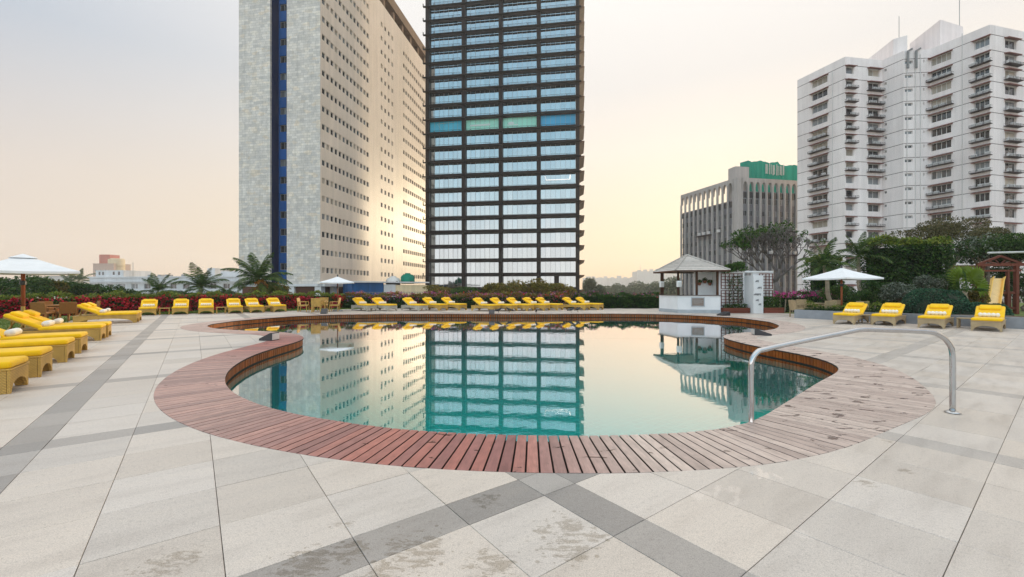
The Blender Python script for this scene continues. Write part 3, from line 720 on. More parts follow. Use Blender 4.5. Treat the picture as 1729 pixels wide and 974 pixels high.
# long beige side
sw = MB(); holes = []; small = []
groups = [(.50, 1.40, 13, 1.02), (24.2, 1.95, 4, .95), (37.3, 1.50, 12, 1.0)]
rows = range(19)
for k in rows:
    z = 4.46 + 3.43 * k
    for g, (u0, du, n, w) in enumerate(groups):
        for q in range(n):
            holes.append((u0 + du * q, u0 + du * q + w, z, z + 1.08)); small.append((g, q, k, u0 + du * q, z, w))
wall_holes(sw, sd_, 0, 57, ZB, ZT, holes, .28)
sw.add([sd_.pt(57, 0, ZB), sd_.pt(57, -17.6, ZB), sd_.pt(57, -17.6, ZT), sd_.pt(57, 0, ZT), sd_.pt(0, -.3, ZT), sd_.pt(0, -17.6, ZT)], [(0, 1, 2, 3), (4, 3, 2, 5)])
sw.build('side_wall', M['beige_render'], tow, world=True)
big = {}
for mat_ in ('glass_dark', 'glass_blind', 'glass_grey'):
    for w in (1.02, .95, 1.0):
        mb = MB(); mb.add([(0, 0, 0), (w, 0, 0), (w, 0, 1.08), (0, 0, 1.08)], [(0, 1, 2, 3)], 1)
        for bx in ((w / 2, -.02, .02, w, .05, .04), (w / 2, -.02, 1.06, w, .05, .04), (.02, -.02, .54, .04, .05, 1.0), (w - .02, -.02, .54, .04, .05, 1.0)): mb.box(*bx, mi=0)
        me = bpy.data.meshes.new('window'); me.from_pydata(mb.v, [], mb.f); me.materials.append(M['frame_white']); me.materials.append(M[mat_]); me.polygons.foreach_set('material_index', mb.m); big[mat_, w] = me
dark_rows = {1: .2, 2: .9, 3: .9, 4: .3, 5: .5, 6: 1, 7: .9, 8: .5, 9: 1, 10: 1, 11: 1, 12: .9, 13: .6, 14: .2, 15: .3, 16: .5}
small.sort(key=lambda t: (t[0], t[2])); cnt = 0; restw = MB()
order_ = [t for t in small if t[0] == 0] + [t for t in small if t[0] == 1] + [t for t in small if t[0] == 2]
for (g, q, k, u, z, w) in order_:
    if g == 0: p = dark_rows.get(k, .1) * (1.0 if q < 9 else .6)
    elif g == 1: p = .95 if q in (1, 2) else .1
    else: p = .95 if q == 0 else .25
    mt = 'glass_dark' if random.random() < p else random.choice(('glass_blind', 'glass_blind', 'glass_grey'))
    if cnt < 278: link('window', big[mt, w], tow, sd_.pt(u, -.22, z), sd_.rz, True); cnt += 1
    else:
        a = [sd_.pt(u, -.22, z), sd_.pt(u + w, -.22, z), sd_.pt(u + w, -.22, z + 1.08), sd_.pt(u, -.22, z + 1.08)]
        restw.add(a, [(0, 1, 2, 3)], 0 if mt == 'glass_dark' else 1)
kind(restw.build('small_windows', [M['glass_dark'], M['glass_blind']], tow, world=True), 'stuff')
cp = MB(); cp.fbox(sd_, 20, 58.5, .3, -16, ZT + 2.4, ZT + 5); cp.build('roof_canopy', M['canopy_brown'], tow, world=True)
cp = MB()
for u in (26, 31.5, 37, 42.5, 48, 53.5): cp.fbox(sd_, u, u + .9, -.2, -1.1, ZT + .01, ZT + 2.4)
cp.fbox(sd_, 20, 57, -5, -5.4, ZT + .01, ZT + 2.4); cp.build('roof_columns', M['canopy_brown'], tow, world=True)
lg = MB(); lg.fbox(fr, 3, L + 1.2, .5, -4, ZB - .5, ZB - .01); lg.fbox(sd_, -.5, 57, .9, -.2, ZB - .505, ZB - .015); lg.build('ledge', M['white_block'], tow, world=True)
cl = MB()
for px, w in ((489, 1.2), (533, 1.3)): cl.fbox(fr, fr.u(px), fr.u(px) + w, .3, -1, -9, ZB - .51)
for px in (560, 583): cl.fbox(sd_, sd_.u(px) - .1, sd_.u(px) + 1.6, .5, -.3, -9, ZB - .51)
cl.build('column', M['white_block'], tow, world=True)
gf = MB(); gf.fbox(fr, 1, L - .3, -1.1, -3.5, -9, ZB - .51); gf.fbox(sd_, .2, 57, -.7, -17, -9, ZB - .51); gf.build('ground_floor', M['brown_fill'], tow, world=True)

# low annexe in front of the tower's side: blue screen, white wall, water tanks on the roof
ann = thing('annexe', 'low flat roofed annexe with blue screen at the foot of the beige tower', 'building', (-28, 84, -9))
af = Fac(A(594, 487, 78), A(722, 487, 86)); ab = MB(); ab.fbox(af, af.u(668), af.L, 0, -8, -9, 2.2); ab.build('wall', M['yellowed'], ann, world=True)
ab = MB(); ab.fbox(af, 0, af.u(648) - .05, 0, -8, -9, 2.6); ab.build('blue_screen', M['blue_paint'], ann, world=True)
ab = MB(); ab.fbox(af, af.u(648), af.u(668) - .05, .1, -8, -9, 2.3); ab.build('white_bay', M['white_block'], ann, world=True)
ab = MB(); ab.fbox(af, -.3, af.L + .2, .5, -8.2, 2.61, 2.85); ab.build('roof_slab', M['white_block'], ann, world=True)
ab = MB()
for k in range(26): ab.fbox(af, .3 + k * .55, .36 + k * .55, .6, .54, .15, .75)
ab.fbox(af, .2, af.L, .61, .53, .75, .82); ab.build('railing', M['pipe_grey'], ann, world=True)
for px, py, r, mt, lb in ((664, 476, 1.5, 'tank_white', 'round white water tank on the annexe roof below the beige tower'), (688.5, 471, 1.45, 'tank_green', 'green water tank on short legs on the annexe roof')):
    c_ = A(px, py, 90); t = thing('water_tank', lb, 'water tank', (c_.x, c_.y, 2.85), 0, 'water tanks on the annexe roof'); hh = c_.z - 2.85
    mb = MB(); mb.lathe([(r * .9, hh - 1.0), (r, hh - .8), (r, hh + .35), (r * .85, hh + .75), (r * .4, hh + 1.05), (r * .38, hh + 1.25)], 18); mb.build('tank', M[mt], t, True)
    mb = MB()
    for x, y in ((-.8, -.8), (.8, -.8), (.8, .8), (-.8, .8)): mb.box(x, y, (hh - 1.0) / 2, .22, .22, max(.1, hh - 1.0))
    mb.box(0, 0, .1, 2.4, 2.4, .2); mb.build('stand', M['ledge_dark'], t)

# ------------------------------------------------------------------ dark glass tower
dl, dr = Vector((-22.1, 110.6)), Vector((16.3, 105.0)); df = Fac(dl, dr)
dk = thing('glass_tower', 'dark bronze glass tower with catwalks and one band of blue and mint panels', 'tower', (-2, 118, -9))
NF, P0, PH, GH = 23, 1.85, 3.69, 2.75; bay = df.L / 4; ZTOP = P0 + NF * PH
core = MB(); core.fbox(df, .6, df.L - .6, -1.2, -9, -9, ZTOP); core.build('core', M['bronze'], dk, world=True)
for k in range(5):
    mb = MB(); u = k * bay; mb.fbox(df, u - .48, u + .48, .35, -.9, -9, ZTOP); mb.build('column', M['bronze'], dk, world=True)
for k in range(2):
    for s_ in (0, 1): mb = MB(); mb.fbox(df, -.4 if s_ == 0 else df.L - .4, .4 if s_ == 0 else df.L + .4, -4.1 * (k + 1), -4.1 * (k + 1) - .8, -9, ZTOP); mb.build('column', M['bronze'], dk, world=True)
sp = MB(); sp.fbox(df, .0, df.L, -.25, -.9, 0, PH - GH); sp_me = None
wk = MB()   # catwalk of one floor: grating, brackets, rails
wk.fbox(df, -1.0, df.L + .9, .95, .36, .12, .30)
for q in range(4):
    u0 = q * bay
    for a, b in ((.7, bay * .20), (bay * .22, bay * .72), (bay * .74, bay - .7)):
        wk.fbox(df, u0 + a, u0 + b, .93, .88, .84, .90); wk.fbox(df, u0 + a, u0 + b, .92, .89, .55, .59)
        for u in (u0 + a, u0 + b): wk.fbox(df, u - .04, u + .04, .94, .87, .30, .90)
for s_ in (-1.0,):      # end frames
    wk.fbox(df, s_, s_ + .1, .94, .4, .86, .96); wk.fbox(df, s_, s_ + .1, .945, .85, .30, .86)
    wk.fbox(df, s_ + .002, s_ + .098, .5, .4, .30, .86)
sw_ = MB(); sw_.prism([(df.L + .45, -.55), (df.L + 1.7, .14), (df.L + 1.7, .32), (df.L + .45, .32)], lambda u, z: df.pt(u, .3, z), lambda u, z: df.pt(u, -9, z))
pass
def mesh_of(mb, name, mat):
    me = bpy.data.meshes.new(name); me.from_pydata(mb.v, [], mb.f); me.materials.append(mat); return me
m_sp, m_wk, m_sw = mesh_of(sp, 'spandrel', M['bronze']), mesh_of(wk, 'catwalk', M['bronze']), mesh_of(sw_, 'side_catwalk', M['rust_brown'])
def at_z(name, me, z):
    o = link(name, me, dk, (0, 0, z), 0, True); return o
for k in range(NF):
    zb = P0 + k * PH - (PH - GH)
    at_z('spandrel', m_sp, zb); at_z('catwalk', m_wk, zb - .05); at_z('side_catwalk', m_sw, zb - .05)
def bay_glass(q, mat):
    g = MB(); n = 7; u0, u1 = q * bay + .5, (q + 1) * bay - .5
    for i in range(n):
        a, b = u0 + (u1 - u0) * i / n, u0 + (u1 - u0) * (i + 1) / n; t1, t2 = random.uniform(-.012, .012), random.uniform(-.010, .010)
        g.add([df.pt(a, -.6 + t1 + t2, 0), df.pt(b, -.6 - t1 + t2, 0), df.pt(b, -.6 - t1 - t2, GH), df.pt(a, -.6 + t1 - t2, GH)], [(0, 1, 2, 3)])
    return mesh_of(g, 'window', mat)
mull = []
for q in range(4):
    g = MB(); n = 7; u0, u1 = q * bay + .5, (q + 1) * bay - .5
    for i in range(1, n): u = u0 + (u1 - u0) * i / n; g.fbox(df, u - .022, u + .022, -.52, -.62, 0, GH)
    mull.append(mesh_of(g, 'mullions', M['frame_grey']))
gl_var = [[bay_glass(q, M['glass_sky']) for _ in range(4)] for q in range(4)]
for k in range(NF):
    z = P0 + k * PH
    for q in range(4):
        if k == 11:
            w = at_z('window', bay_glass(q, M[('banner_cyan', 'banner_mint', 'banner_mint', 'banner_blue')[q]]), z); w['label'] = ('cyan', 'mint green', 'mint green', 'deep blue')[q] + ' covered window bay'
            b = MB()
            if q == 0: b.bar(df.pt(2.3, -.52, 2.3), df.pt(3.6, -.52, .7), .14, .03); b.bar(df.pt(2.6, -.52, 2.2), df.pt(7.2, -.52, 2.45), .12, .03)
            if q == 1: b.fbox(df, bay + 1.6, bay + 6.4, -.50, -.53, 1.05, 1.5); b.prism([(6.4, .9), (7.0, 1.28), (6.4, 1.65)], lambda x, z_: df.pt(bay + x, -.53, z_), lambda x, z_: df.pt(bay + x, -.50, z_))
            if q == 2: b.prism([(2.6 + .8 * math.cos(t), 1.3 + .38 * math.sin(t)) for t in np.linspace(0, 6.28, 13)[:-1]], lambda x, z_: df.pt(2 * bay + x, -.53, z_), lambda x, z_: df.pt(2 * bay + x, -.50, z_)); b.fbox(df, 2 * bay + 1.6, 2 * bay + 4.4, -.5, -.53, .8, 1.0)
            if b.v: o = b.build('printed_mark', M['banner_mark'], None); o.parent = w; o.matrix_parent_inverse = Matrix.Identity(4); 
        else: w = at_z('window', random.choice(gl_var[q]), z)
        link('mullions', mull[q], w)
o = MB(); u0 = 3 * bay + 1.6
for a, b in (((u0, 2.2), (u0 + .25, 1.2)), ((u0 + .25, 1.2), (u0 + 6.2, 1.2)), ((u0 + 6.2, 1.2), (u0 + 6.3, 2.3))): o.bar(df.pt(a[0], -.45, a[1] + P0 + 7 * PH), df.pt(b[0], -.45, b[1] + P0 + 7 * PH), .16, .06)
o.build('light_strip', M['lamp_light'], dk, world=True)
dr_ = MB(); dr_.fbox(df, 3 * bay + 3.9, 3 * bay + 5.1, .1, -.7, P0 - .3, P0 + GH); dr_.build('door_panel', M['bronze'], dk, world=True)

# ------------------------------------------------------------------ white apartment tower on the right
V = [(70, 103.6), (73.4, 93), (82.9, 94.6), (84.1, 90.7), (89.3, 90.2), (92.5, 81.7), (112, 86.5), (112, 112), (79, 112)]
wt_ = thing('apartment_tower', 'tall white stepped apartment tower with reddish window hoods and loaded balcony ledges', 'tower', (88, 95, -9))
FH, HT, ROOF, NFL = 3.02, 50.4, 52.6, 18
fcs = [Fac(V[i], V[(i + 1) % len(V)]) for i in range(len(V))]
cols = [(0, 1371, 1397, 1.55, 3, 'ledgeA'), (1, 1428.6, 1441, 1.5, 1, 'ledge'), (1, 1466, 1485, 1.55, 2, 'ledgeB'), (2, 1493, 1497, .6, 1, ''), (3, 1528, 1541, .65, 2, ''), (3, 1559, 1561, .6, 1, ''), (4, 1572, 1606, 1.6, 4, 'ledgeA'), (4, 1645, 1670.5, 1.65, 3, 'ledgeB'), (5, 1697, 1716, 1.75, 2, 'ledgeB'), (5, 1742, 1775, 1.7, 3, 'ledge')]
hol = {i: [] for i in range(len(V))}; units = {}
for ci, (fi, pa, pb, h, div, led) in enumerate(cols):
    fc = fcs[fi]; u0, u1 = fc.u(pa), fc.u(pb); w = u1 - u0
    units[ci] = [pane_unit('w', w, h, M['frame_white'], M[g], div, .09) for g in ('glass_dark', 'glass_grey', 'glass_blind', 'glass_grey')]
    for k in range(NFL):
        zt = HT - FH * k
        hol[fi].append((u0, u1, zt - h, zt))
for i, fc in enumerate(fcs):
    mb = MB(); wall_holes(mb, fc, 0, fc.L, -9, ROOF, hol[i], .30); mb.build('wall', M['white_tower'], wt_, world=True)
mb = MB(); mb.add([(*p, ROOF) for p in V], [tuple(range(len(V)))]); mb.build('roof', M['white_tower'], wt_, world=True)
sm = MB()
for i in range(6):
    fc = fcs[i]
    for k in range(NFL + 1): sm.fbox(fc, .02, fc.L - .02, .012, -.02, HT + .28 - FH * k, HT + .40 - FH * k)
sm.build('floor_joints', M['seam'], wt_, world=True)
acm = MB(); acm.rbox(0, 0, .3, .85, .4, .58, .04, seg=1); acm.lathe([(.20, 0), (.20, .03)], 10)
ac_me = mesh_of(acm, 'air_conditioner', M['ac_white'])
rnd = random.Random(5)
for ci, (fi, pa, pb, h, div, led) in enumerate(cols):
    fc = fcs[fi]; u0, u1 = fc.u(pa), fc.u(pb); w = u1 - u0
    hood = MB(); hood.prism([(0, .0), (.75, -.12), (.75, .02), (0, .22)], lambda n_, z: Vector((-.25, -n_, z)), lambda n_, z: Vector((w + .25, -n_, z))); hood_me = mesh_of(hood, 'hood', M['shade_red'])
    lme = None
    if led:
        l = MB(); l.box(w / 2, -.45, -.06, w + .9, .9, .12)
        for q in range(3): l.box(w / 2, -.88, .12 + q * .14, w + .9, .03, .03)
        for x in np.linspace(-.44, w + .44, max(4, int(w) + 2)): l.box(x, -.88, .2, .04, .034, .42)
        for x in (-.44, w + .44): l.box(x, -.45, .40, .03, .85, .03)
        lme = mesh_of(l, 'ledge', M['ledge_dark'])
    for k in range(NFL):
        zt = HT - FH * k
        if zt < -2: continue
        wd = put_unit(units[ci][rnd.choice((0, 0, 0, 1, 2, 3))], fc, u0, zt - h, -.24, wt_)
        if led: link('hood', hood_me, wt_, fc.pt(u0, .002, zt + .06), fc.rz, True)
        pr = {'': 0, 'ledge': .5, 'ledgeA': .42, 'ledgeB': .72}[led]
        if k and rnd.random() < pr:
            zz = zt - h - .25; lo = link('ledge', lme, wt_, fc.pt(u0, .004, zz), fc.rz, True)
            for x in np.arange(.1, w, .95):
                if rnd.random() < .75:
                    a = link('air_conditioner', ac_me, lo, (x + rnd.uniform(0, .1), -.5, .0))
pp = MB()
for px in (1531, 1545, 1553.5): pp.tube([fcs[3].pt(fcs[3].u(px), .09, 0), fcs[3].pt(fcs[3].u(px), .09, ROOF - 1)], .06, 6)
for px in (1400, ): pp.tube([fcs[0].pt(fcs[0].u(px) + .8, .1, 0), fcs[0].pt(fcs[0].u(px) + .8, .1, ROOF - 2)], .06, 6)
pp.tube([fcs[4].pt(fcs[4].u(1625), .1, 0), fcs[4].pt(fcs[4].u(1625), .1, ROOF + .5)], .06, 6); pp.build('drain_pipes', M['frame_white'], wt_, world=True)
pp = MB()
for px in (1531, 1545): pp.tube([fcs[3].pt(fcs[3].u(px), .35, ROOF - 4), fcs[3].pt(fcs[3].u(px), .35, ROOF - .3), fcs[3].pt(fcs[3].u(px) + .8, .3, ROOF + .15)], .22, 7)
pp.build('vent_pipes', M['pipe_grey'], wt_, world=True)
ph = MB(); o_ = lambda px, y: Vector(((px - CX) * y / F, y))
def penthouse(poly, z1, mat='white_tower', nm='penthouse'):
    mb = MB(); mb.prism(poly, lambda x, y: (x, y, ROOF - .5), lambda x, y: (x, y, z1)); mb.build(nm, M[mat], wt_, world=True)
penthouse([o_(1508, 94.5), o_(1532, 93), o_(1532, 109), o_(1440, 109), o_(1457, 104.5)], 57.3)
penthouse([o_(1536, 99.5), o_(1587.5, 90.6), o_(1626, 93), o_(1630, 110), o_(1560, 112)], 59.2)
penthouse([o_(1640, 87.5), o_(1672, 82.3), o_(1750, 87), o_(1750, 100), o_(1650, 100)], 52.9, nm='parapet')
an = MB()
for px, z1, y in ((1518, 66, 100), (1620, 67.5, 95)): p = o_(px, y); an.tube([(*p, ROOF), (*p, z1)], .07, 5)
an.build('antenna', M['frame_grey'], wt_, world=True)

# ------------------------------------------------------------------ grey office block with arched top floor
g0, g1, g2 = (56.3, 141.0), (63.0, 118.0), (92.0, 123.6)
gb = thing('office_block', 'grey ribbed office block with an arched top storey and green netting on its roof', 'building', (72, 130, -9))
GZ = 32.6
for fi, (fc, nb) in enumerate(((Fac(g0, g1), 11), (Fac(g1, g2), 14))):
    u_a = 0.0 if fi == 0 else 1.6; u_b = fc.L - 1.7 if fi == 0 else fc.L; w = (u_b - u_a) / nb
    mb = MB()  # piers from the ground to the parapet
    for k in range(nb + 1): mb.fbox(fc, u_a + k * w - .22, u_a + k * w + .22, .0, -.5, -9, GZ - 3.4)
    mb.fbox(fc, u_b + .27 if fi == 0 else 0, fc.L if fi == 0 else u_a - .27, -.03, -1.2, -9, GZ - .003); mb.build('piers', M['grey_office'], gb, world=True)
    for k in range(nb):  # an arch head over each bay
        c_ = u_a + (k + .5) * w; hw = w / 2 - .2; pts = [(c_ - w / 2, GZ - 3.4), (c_ - hw, GZ - 3.4)] + [(c_ - hw * math.cos(t), GZ - 3.4 + 2.4 * math.sin(t) ** .85) for t in np.linspace(0.01, math.pi - .01, 13)] + [(c_ + hw, GZ - 3.4), (c_ + w / 2, GZ - 3.4), (c_ + w / 2, GZ), (c_ - w / 2, GZ)]
        a = MB(); a.prism(pts, lambda u, z: fc.pt(u, -.02, z), lambda u, z: fc.pt(u, -.9, z)); a.build('arch', M['grey_office'], gb, world=True)
    body = MB(); top = GZ - (6.0 if fi == 0 else 3.6)
    body.fbox(fc, .4, fc.L - .4, -.52, -1.1, -9, top); body.build('wall', M['grey_office_dark'], gb, world=True)
    NP = 11; un = [pane_unit('w', w - .75, 1.55, M['frame_grey'], M[g], 2, .07) for g in ('glass_dark', 'glass_grey', 'glass_dark')]
    for r in range(NP):
        zb = GZ - 7.3 - 3.35 * r + (0 if fi else -.4)
        if zb < -6: break
        for k in range(nb):
            put_unit(random.choice(un), fc, u_a + k * w + .37, zb, -.46, gb)
    for k in range(nb):
        zz = top - .0; a = MB(); a.fbox(fc, u_a + k * w + .3, u_a + (k + 1) * w - .3, -.44, -.515, top - 1.9, top - .3); a.build('window', M['glass_dark'], gb, world=True)
    for (r, ks) in (((2, (4, 5, 6)), (5, (2, 3, 4, 5, 6, 7)), (2, (8,))) if fi == 0 else ((2, (3, 6, 7, 8)), (4, (4, 6, 8, 9)))):
        for k in ks:
            a = link('air_conditioner', ac_me, gb, fc.pt(u_a + (k + .5) * w, .3, GZ - 7.9 - 3.35 * r), fc.rz, True); a.scale = (1.2, 1.2, 1.4)
    for r, ka, kb in (((2, 4, 7),) if fi == 0 else ((2, 3, 4), (2, 6, 9), (4, 4, 10))):
        a = MB(); a.fbox(fc, u_a + ka * w, u_a + kb * w, .9, -.1, GZ - 8.3 - 3.35 * r, GZ - 8.05 - 3.35 * r); a.build('ledge', M['ledge_dark'], gb, world=True)
f1, f2 = Fac(g0, g1), Fac(g1, g2)
mb = MB(); mb.fbox(f2, 3.5, f2.L - 1, -7.5, -12, -9, GZ - 6.4); mb.fbox(f1, 3, f1.L - 1, -1.8, -4.5, -9, GZ - 6.3); mb.build('inner_block', M['grey_office_dark'], gb, world=True)
mb = MB(); mb.fbox(f2, 1.0, 5.4, -2, -5, GZ - 6.3, GZ + 3.7); mb.build('stair_block', M['grey_office'], gb, world=True)
mb = MB(); us = np.linspace(8.6, f2.L + 1, 40); prev = None
tops = [GZ + 6.9 + .22 * math.sin(u * 1.1) + .10 * math.sin(u * 3.1) - (.6 if u > 19 else 0) for u in us]
for i in range(39):
    n0, n1 = -6 + .10 * math.sin(us[i] * 5), -6 + .10 * math.sin(us[i + 1] * 5)
    mb.add([f2.pt(us[i], n0, GZ - 2.8), f2.pt(us[i + 1], n1, GZ - 2.8), f2.pt(us[i + 1], n1, tops[i + 1]), f2.pt(us[i], n0, tops[i])], [(0, 1, 2, 3)])
    mb.add([f2.pt(us[i], n0, tops[i]), f2.pt(us[i + 1], n1, tops[i + 1]), f2.pt(us[i + 1], -9.5, tops[i + 1] + .3), f2.pt(us[i], -9.5, tops[i] + .3)], [(0, 1, 2, 3)])
mb.add([f2.pt(8.6, -6, GZ - 2.8), f2.pt(8.6, -9.5, GZ - 2.8), f2.pt(8.6, -9.5, tops[0] + .3), f2.pt(8.6, -6, tops[0])], [(0, 1, 2, 3)])
mb.build('netting', M['net_green'], gb, world=True)
mb = MB()
for k in range(11): u = 14.2 + k * .62 + random.uniform(-.1, .1); mb.fbox(f2, u, u + random.uniform(.12, .3), -5.7, -5.8, GZ + 3.2 + random.uniform(-.3, .3), GZ + 6.2 + random.uniform(-.5, .3))
mb.build('scaffold_poles', M['frame_white'], gb, world=True)

# ------------------------------------------------------------------ low buildings on the left and hazy ones far off
def block(name, label, pl, pr, depth, z1, mat, rows=(), winw=1.4, winh=1.3, gap=3.0, cat='building', group=None, extra=None, z0=-9, roofcap=True, cap='white_block'):
    fc = Fac(pl, pr); t = thing(name, label, cat, (fc.pt(fc.L / 2, -depth / 2, z0)), 0, group)
    h = [(u, u + winw, z, z + winh) for z in rows for u in np.arange(gap * .4, fc.L - winw - .2, gap)]
    mb = MB(); wall_holes(mb, fc, 0, fc.L, z0, z1, h, .3)
    q = [fc.pt(0, 0, 0), fc.pt(fc.L, 0, 0), fc.pt(fc.L, -depth, 0), fc.pt(0, -depth, 0)]
    lo = [(p.x, p.y, z0) for p in q]; hi = [(p.x, p.y, z1) for p in q]
    mb.add(lo + hi, [(1, 2, 6, 5), (2, 3, 7, 6), (3, 0, 4, 7), (4, 5, 6, 7)]); mb.build('wall', M[mat], t, world=True)
    if roofcap: mb = MB(); mb.fbox(fc, -.25, fc.L + .25, .35, -depth - .2, z1 + .003, z1 + .35); mb.build('roof', M[cap], t, world=True)
    if h:
        un = [pane_unit('w', winw, winh, M['frame_white'], M[g], 2, .08) for g in ('glass_dark', 'glass_grey', 'glass_dark')]
        for a, b, z, z2 in h: put_unit(random.choice(un), fc, a, z, -.26, t)
    return t, fc
def bx(px, y): return ((px - CX) * y / F, y)
t, fc = block('apartment_block', 'long low white apartment block with roof terrace beyond the red flower hedge', bx(151, 128), bx(486, 118), 14, 4.7, 'white_block', (-5.2, -1.6, 1.4), 2.2, 1.5, 4.4)
for a, b, n0, z in ((158, 205, -.6, 7.0), (330, 343, -4, 7.6), (358, 403, -3, 6.6)): mb = MB(); mb.fbox(fc, fc.u(a), fc.u(b), n0, -9, 5.06, z); mb.build('roof_house', M['white_block'], t, world=True)
mb = MB(); mb.fbox(fc, -.3, fc.L, 1.2, .36, 3.45, 3.6); mb.fbox(fc, -.3, fc.L, 1.0, .02, .3, .42); mb.build('sun_shade', M['white_block'], t, world=True)
mb = MB()
for px in (163, 169, 187, 196): mb.fbox(fc, fc.u(px), fc.u(px) + .6, -.55, -.62, 5.6, 6.6)
mb.build('window', M['glass_dark'], t, world=True)
mb = MB()
for px in (232, 249, 262, 290, 318): mb.fbox(fc, fc.u(px), fc.u(px) + 1.2, -3, -4.5, 5.06, 5.7)
mb.tube([fc.pt(fc.u(207), -3, 5), fc.pt(fc.u(207), -3, 9.5)], .08, 5); mb.build('roof_fittings', M['frame_grey'], t, world=True)
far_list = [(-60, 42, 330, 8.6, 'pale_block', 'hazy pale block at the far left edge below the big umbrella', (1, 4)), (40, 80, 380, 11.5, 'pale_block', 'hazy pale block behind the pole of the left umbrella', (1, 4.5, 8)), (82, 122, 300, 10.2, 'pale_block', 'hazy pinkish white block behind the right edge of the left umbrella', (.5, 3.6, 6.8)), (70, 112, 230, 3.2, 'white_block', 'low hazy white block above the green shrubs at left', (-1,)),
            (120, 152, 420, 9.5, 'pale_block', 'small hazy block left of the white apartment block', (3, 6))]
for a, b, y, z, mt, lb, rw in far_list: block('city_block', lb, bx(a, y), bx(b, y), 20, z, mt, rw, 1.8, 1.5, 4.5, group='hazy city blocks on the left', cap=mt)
t, fc = block('round_tower', 'distant pink and cream tower with a red top above the white apartment block', bx(157, 360), bx(192, 360), 16, 22.5, 'pink_block', (8, 12, 16), 1.6, 1.5, 4, 'tower', cap='pink_block')
mb = MB(); mb.fbox(fc, 4.5, 13.5, -.8, -10, 22.86, 30.5); mb.build('red_top', M['pink_red'], t, world=True)
mb = MB(); c_ = fc.pt(13.4, -6.5, 0); mb.lathe([(6, -9), (6, 26.5), (5.2, 27.5)], 18, (c_.x, c_.y, 0)); mb.build('cream_drum', M['cream_block'], t, True, world=True)
mb = MB(); [mb.lathe([(6.5, z), (6.5, z + .7)], 18, (c_.x, c_.y, 0)) for z in (9, 13, 17, 21)]; mb.build('drum_balcony', M['cream_block'], t, world=True)
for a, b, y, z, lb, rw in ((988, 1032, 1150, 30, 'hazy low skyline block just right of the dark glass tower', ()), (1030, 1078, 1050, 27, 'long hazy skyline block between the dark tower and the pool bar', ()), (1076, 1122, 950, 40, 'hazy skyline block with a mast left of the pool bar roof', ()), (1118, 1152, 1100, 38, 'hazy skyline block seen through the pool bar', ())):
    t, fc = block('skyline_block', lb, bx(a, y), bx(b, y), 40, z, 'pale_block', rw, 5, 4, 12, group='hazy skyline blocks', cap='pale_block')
    for k in range(4): u = (.06 + .23 * k) * fc.L; mb = MB(); mb.fbox(fc, u, u + random.uniform(.08, .18) * fc.L, -5, -15, z + .36, z + random.uniform(2, 7)); mb.build('roof_house', M['pale_block'], t, world=True)
    if a == 1076: mb = MB(); mb.tube([fc.pt(8, -3, z), fc.pt(8, -3, z + 16)], .5, 5); mb.build('mast', M['pale_block'], t, world=True)
# ------------------------------------------------------------------ sun loungers (foot end at the origin, body towards -x)
def make_lounger(wick, label):
    t = thing('sun_lounger', label, 'sun lounger'); W2, LN, HB = .37, 1.98, .33
    def arch(w, leg, rise, n=9):      # panel with an arched cut-out, in (along, z)
        p = [(0, 0), (leg, 0), (leg + .02, .07)]
        p += [(w / 2 - (w / 2 - leg - .04) * math.cos(a), .08 + rise * math.sin(a)) for a in np.linspace(0.05, math.pi - .05, n)]
        return p + [(w - leg - .02, .07), (w - leg, 0), (w, 0), (w, HB), (0, HB)]
    mb = MB(); mb.prism(arch(2 * W2, .05, .10), lambda u, z: (0, u - W2, z), lambda u, z: (-.035, u - W2, z)); mb.build('foot_panel', wick, t)
    mb = MB(); mb.prism(arch(2 * W2, .05, .10), lambda u, z: (-LN + .035, u - W2, z), lambda u, z: (-LN, u - W2, z)); mb.build('head_panel', wick, t)
    for s in (-1, 1):
        mb = MB(); mb.prism(arch(LN - .08, .09, .13, 11), lambda u, z: (-.04 - u, s * (W2 - .002), z), lambda u, z: (-.04 - u, s * (W2 - .035), z)); mb.build('side_panel', wick, t)
    mb = MB(); mb.rbox(-LN / 2, 0, HB + .012, LN + .03, 2 * W2 + .03, .03, .012, seg=2); mb.build('seat_frame', wick, t)
    mb = MB(); mb.rbox(-.62, 0, .405, 1.26, .75, .105, .045); mb.build('seat_mattress', M['yellow_cloth'], t, True)
    a = R(29); Mx = Matrix.Translation((-1.22, 0, .385)) @ Matrix.Rotation(math.pi, 4, 'Z') @ Matrix.Rotation(-a, 4, 'Y')
    mb = MB(); mb.rbox(.37, 0, -.01, .74, .70, .03, .012, Mx, 2); mb.bar(Mx @ Vector((.6, .2, -.02)), (-1.85, .2, HB), .03); mb.bar(Mx @ Vector((.6, -.2, -.02)), (-1.85, -.2, HB), .03); mb.build('back_frame', wick, t)
    mb = MB(); mb.rbox(.38, 0, .058, .77, .74, .105, .045, Mx); mb.build('back_mattress', M['yellow_cloth'], t, True)
    mb = MB(); mb.rbox(.57, 0, .145, .28, .56, .11, .05, Mx); mb.build('head_pillow', M['yellow_cloth'], t, True)
    return t
def make_towel(label):
    mb = MB(); n, m = 16, 26; vs = []
    for i in range(m + 1):
        y = -.27 + .54 * i / m; k = abs(math.sin(math.pi * 5 * i / m)) ** .5; r = .036 + .045 * k
        if i in (0, m): r *= .55
        for q in range(n): a = 2 * math.pi * q / n; vs.append((r * math.cos(a) * 1.1, y, r * math.sin(a)))
    fs = [(i * n + q, i * n + (q + 1) % n, (i + 1) * n + (q + 1) % n, (i + 1) * n + q) for i in range(m) for q in range(n)] + [tuple(range(n - 1, -1, -1)), tuple(range(m * n, m * n + n))]
    mb.add(vs, fs); o = mb.build('rolled_towel', M['towel_cloth'], None, True); return tag(o, label, 'towel', 'rolled white towels on the loungers')
ANG = math.atan2
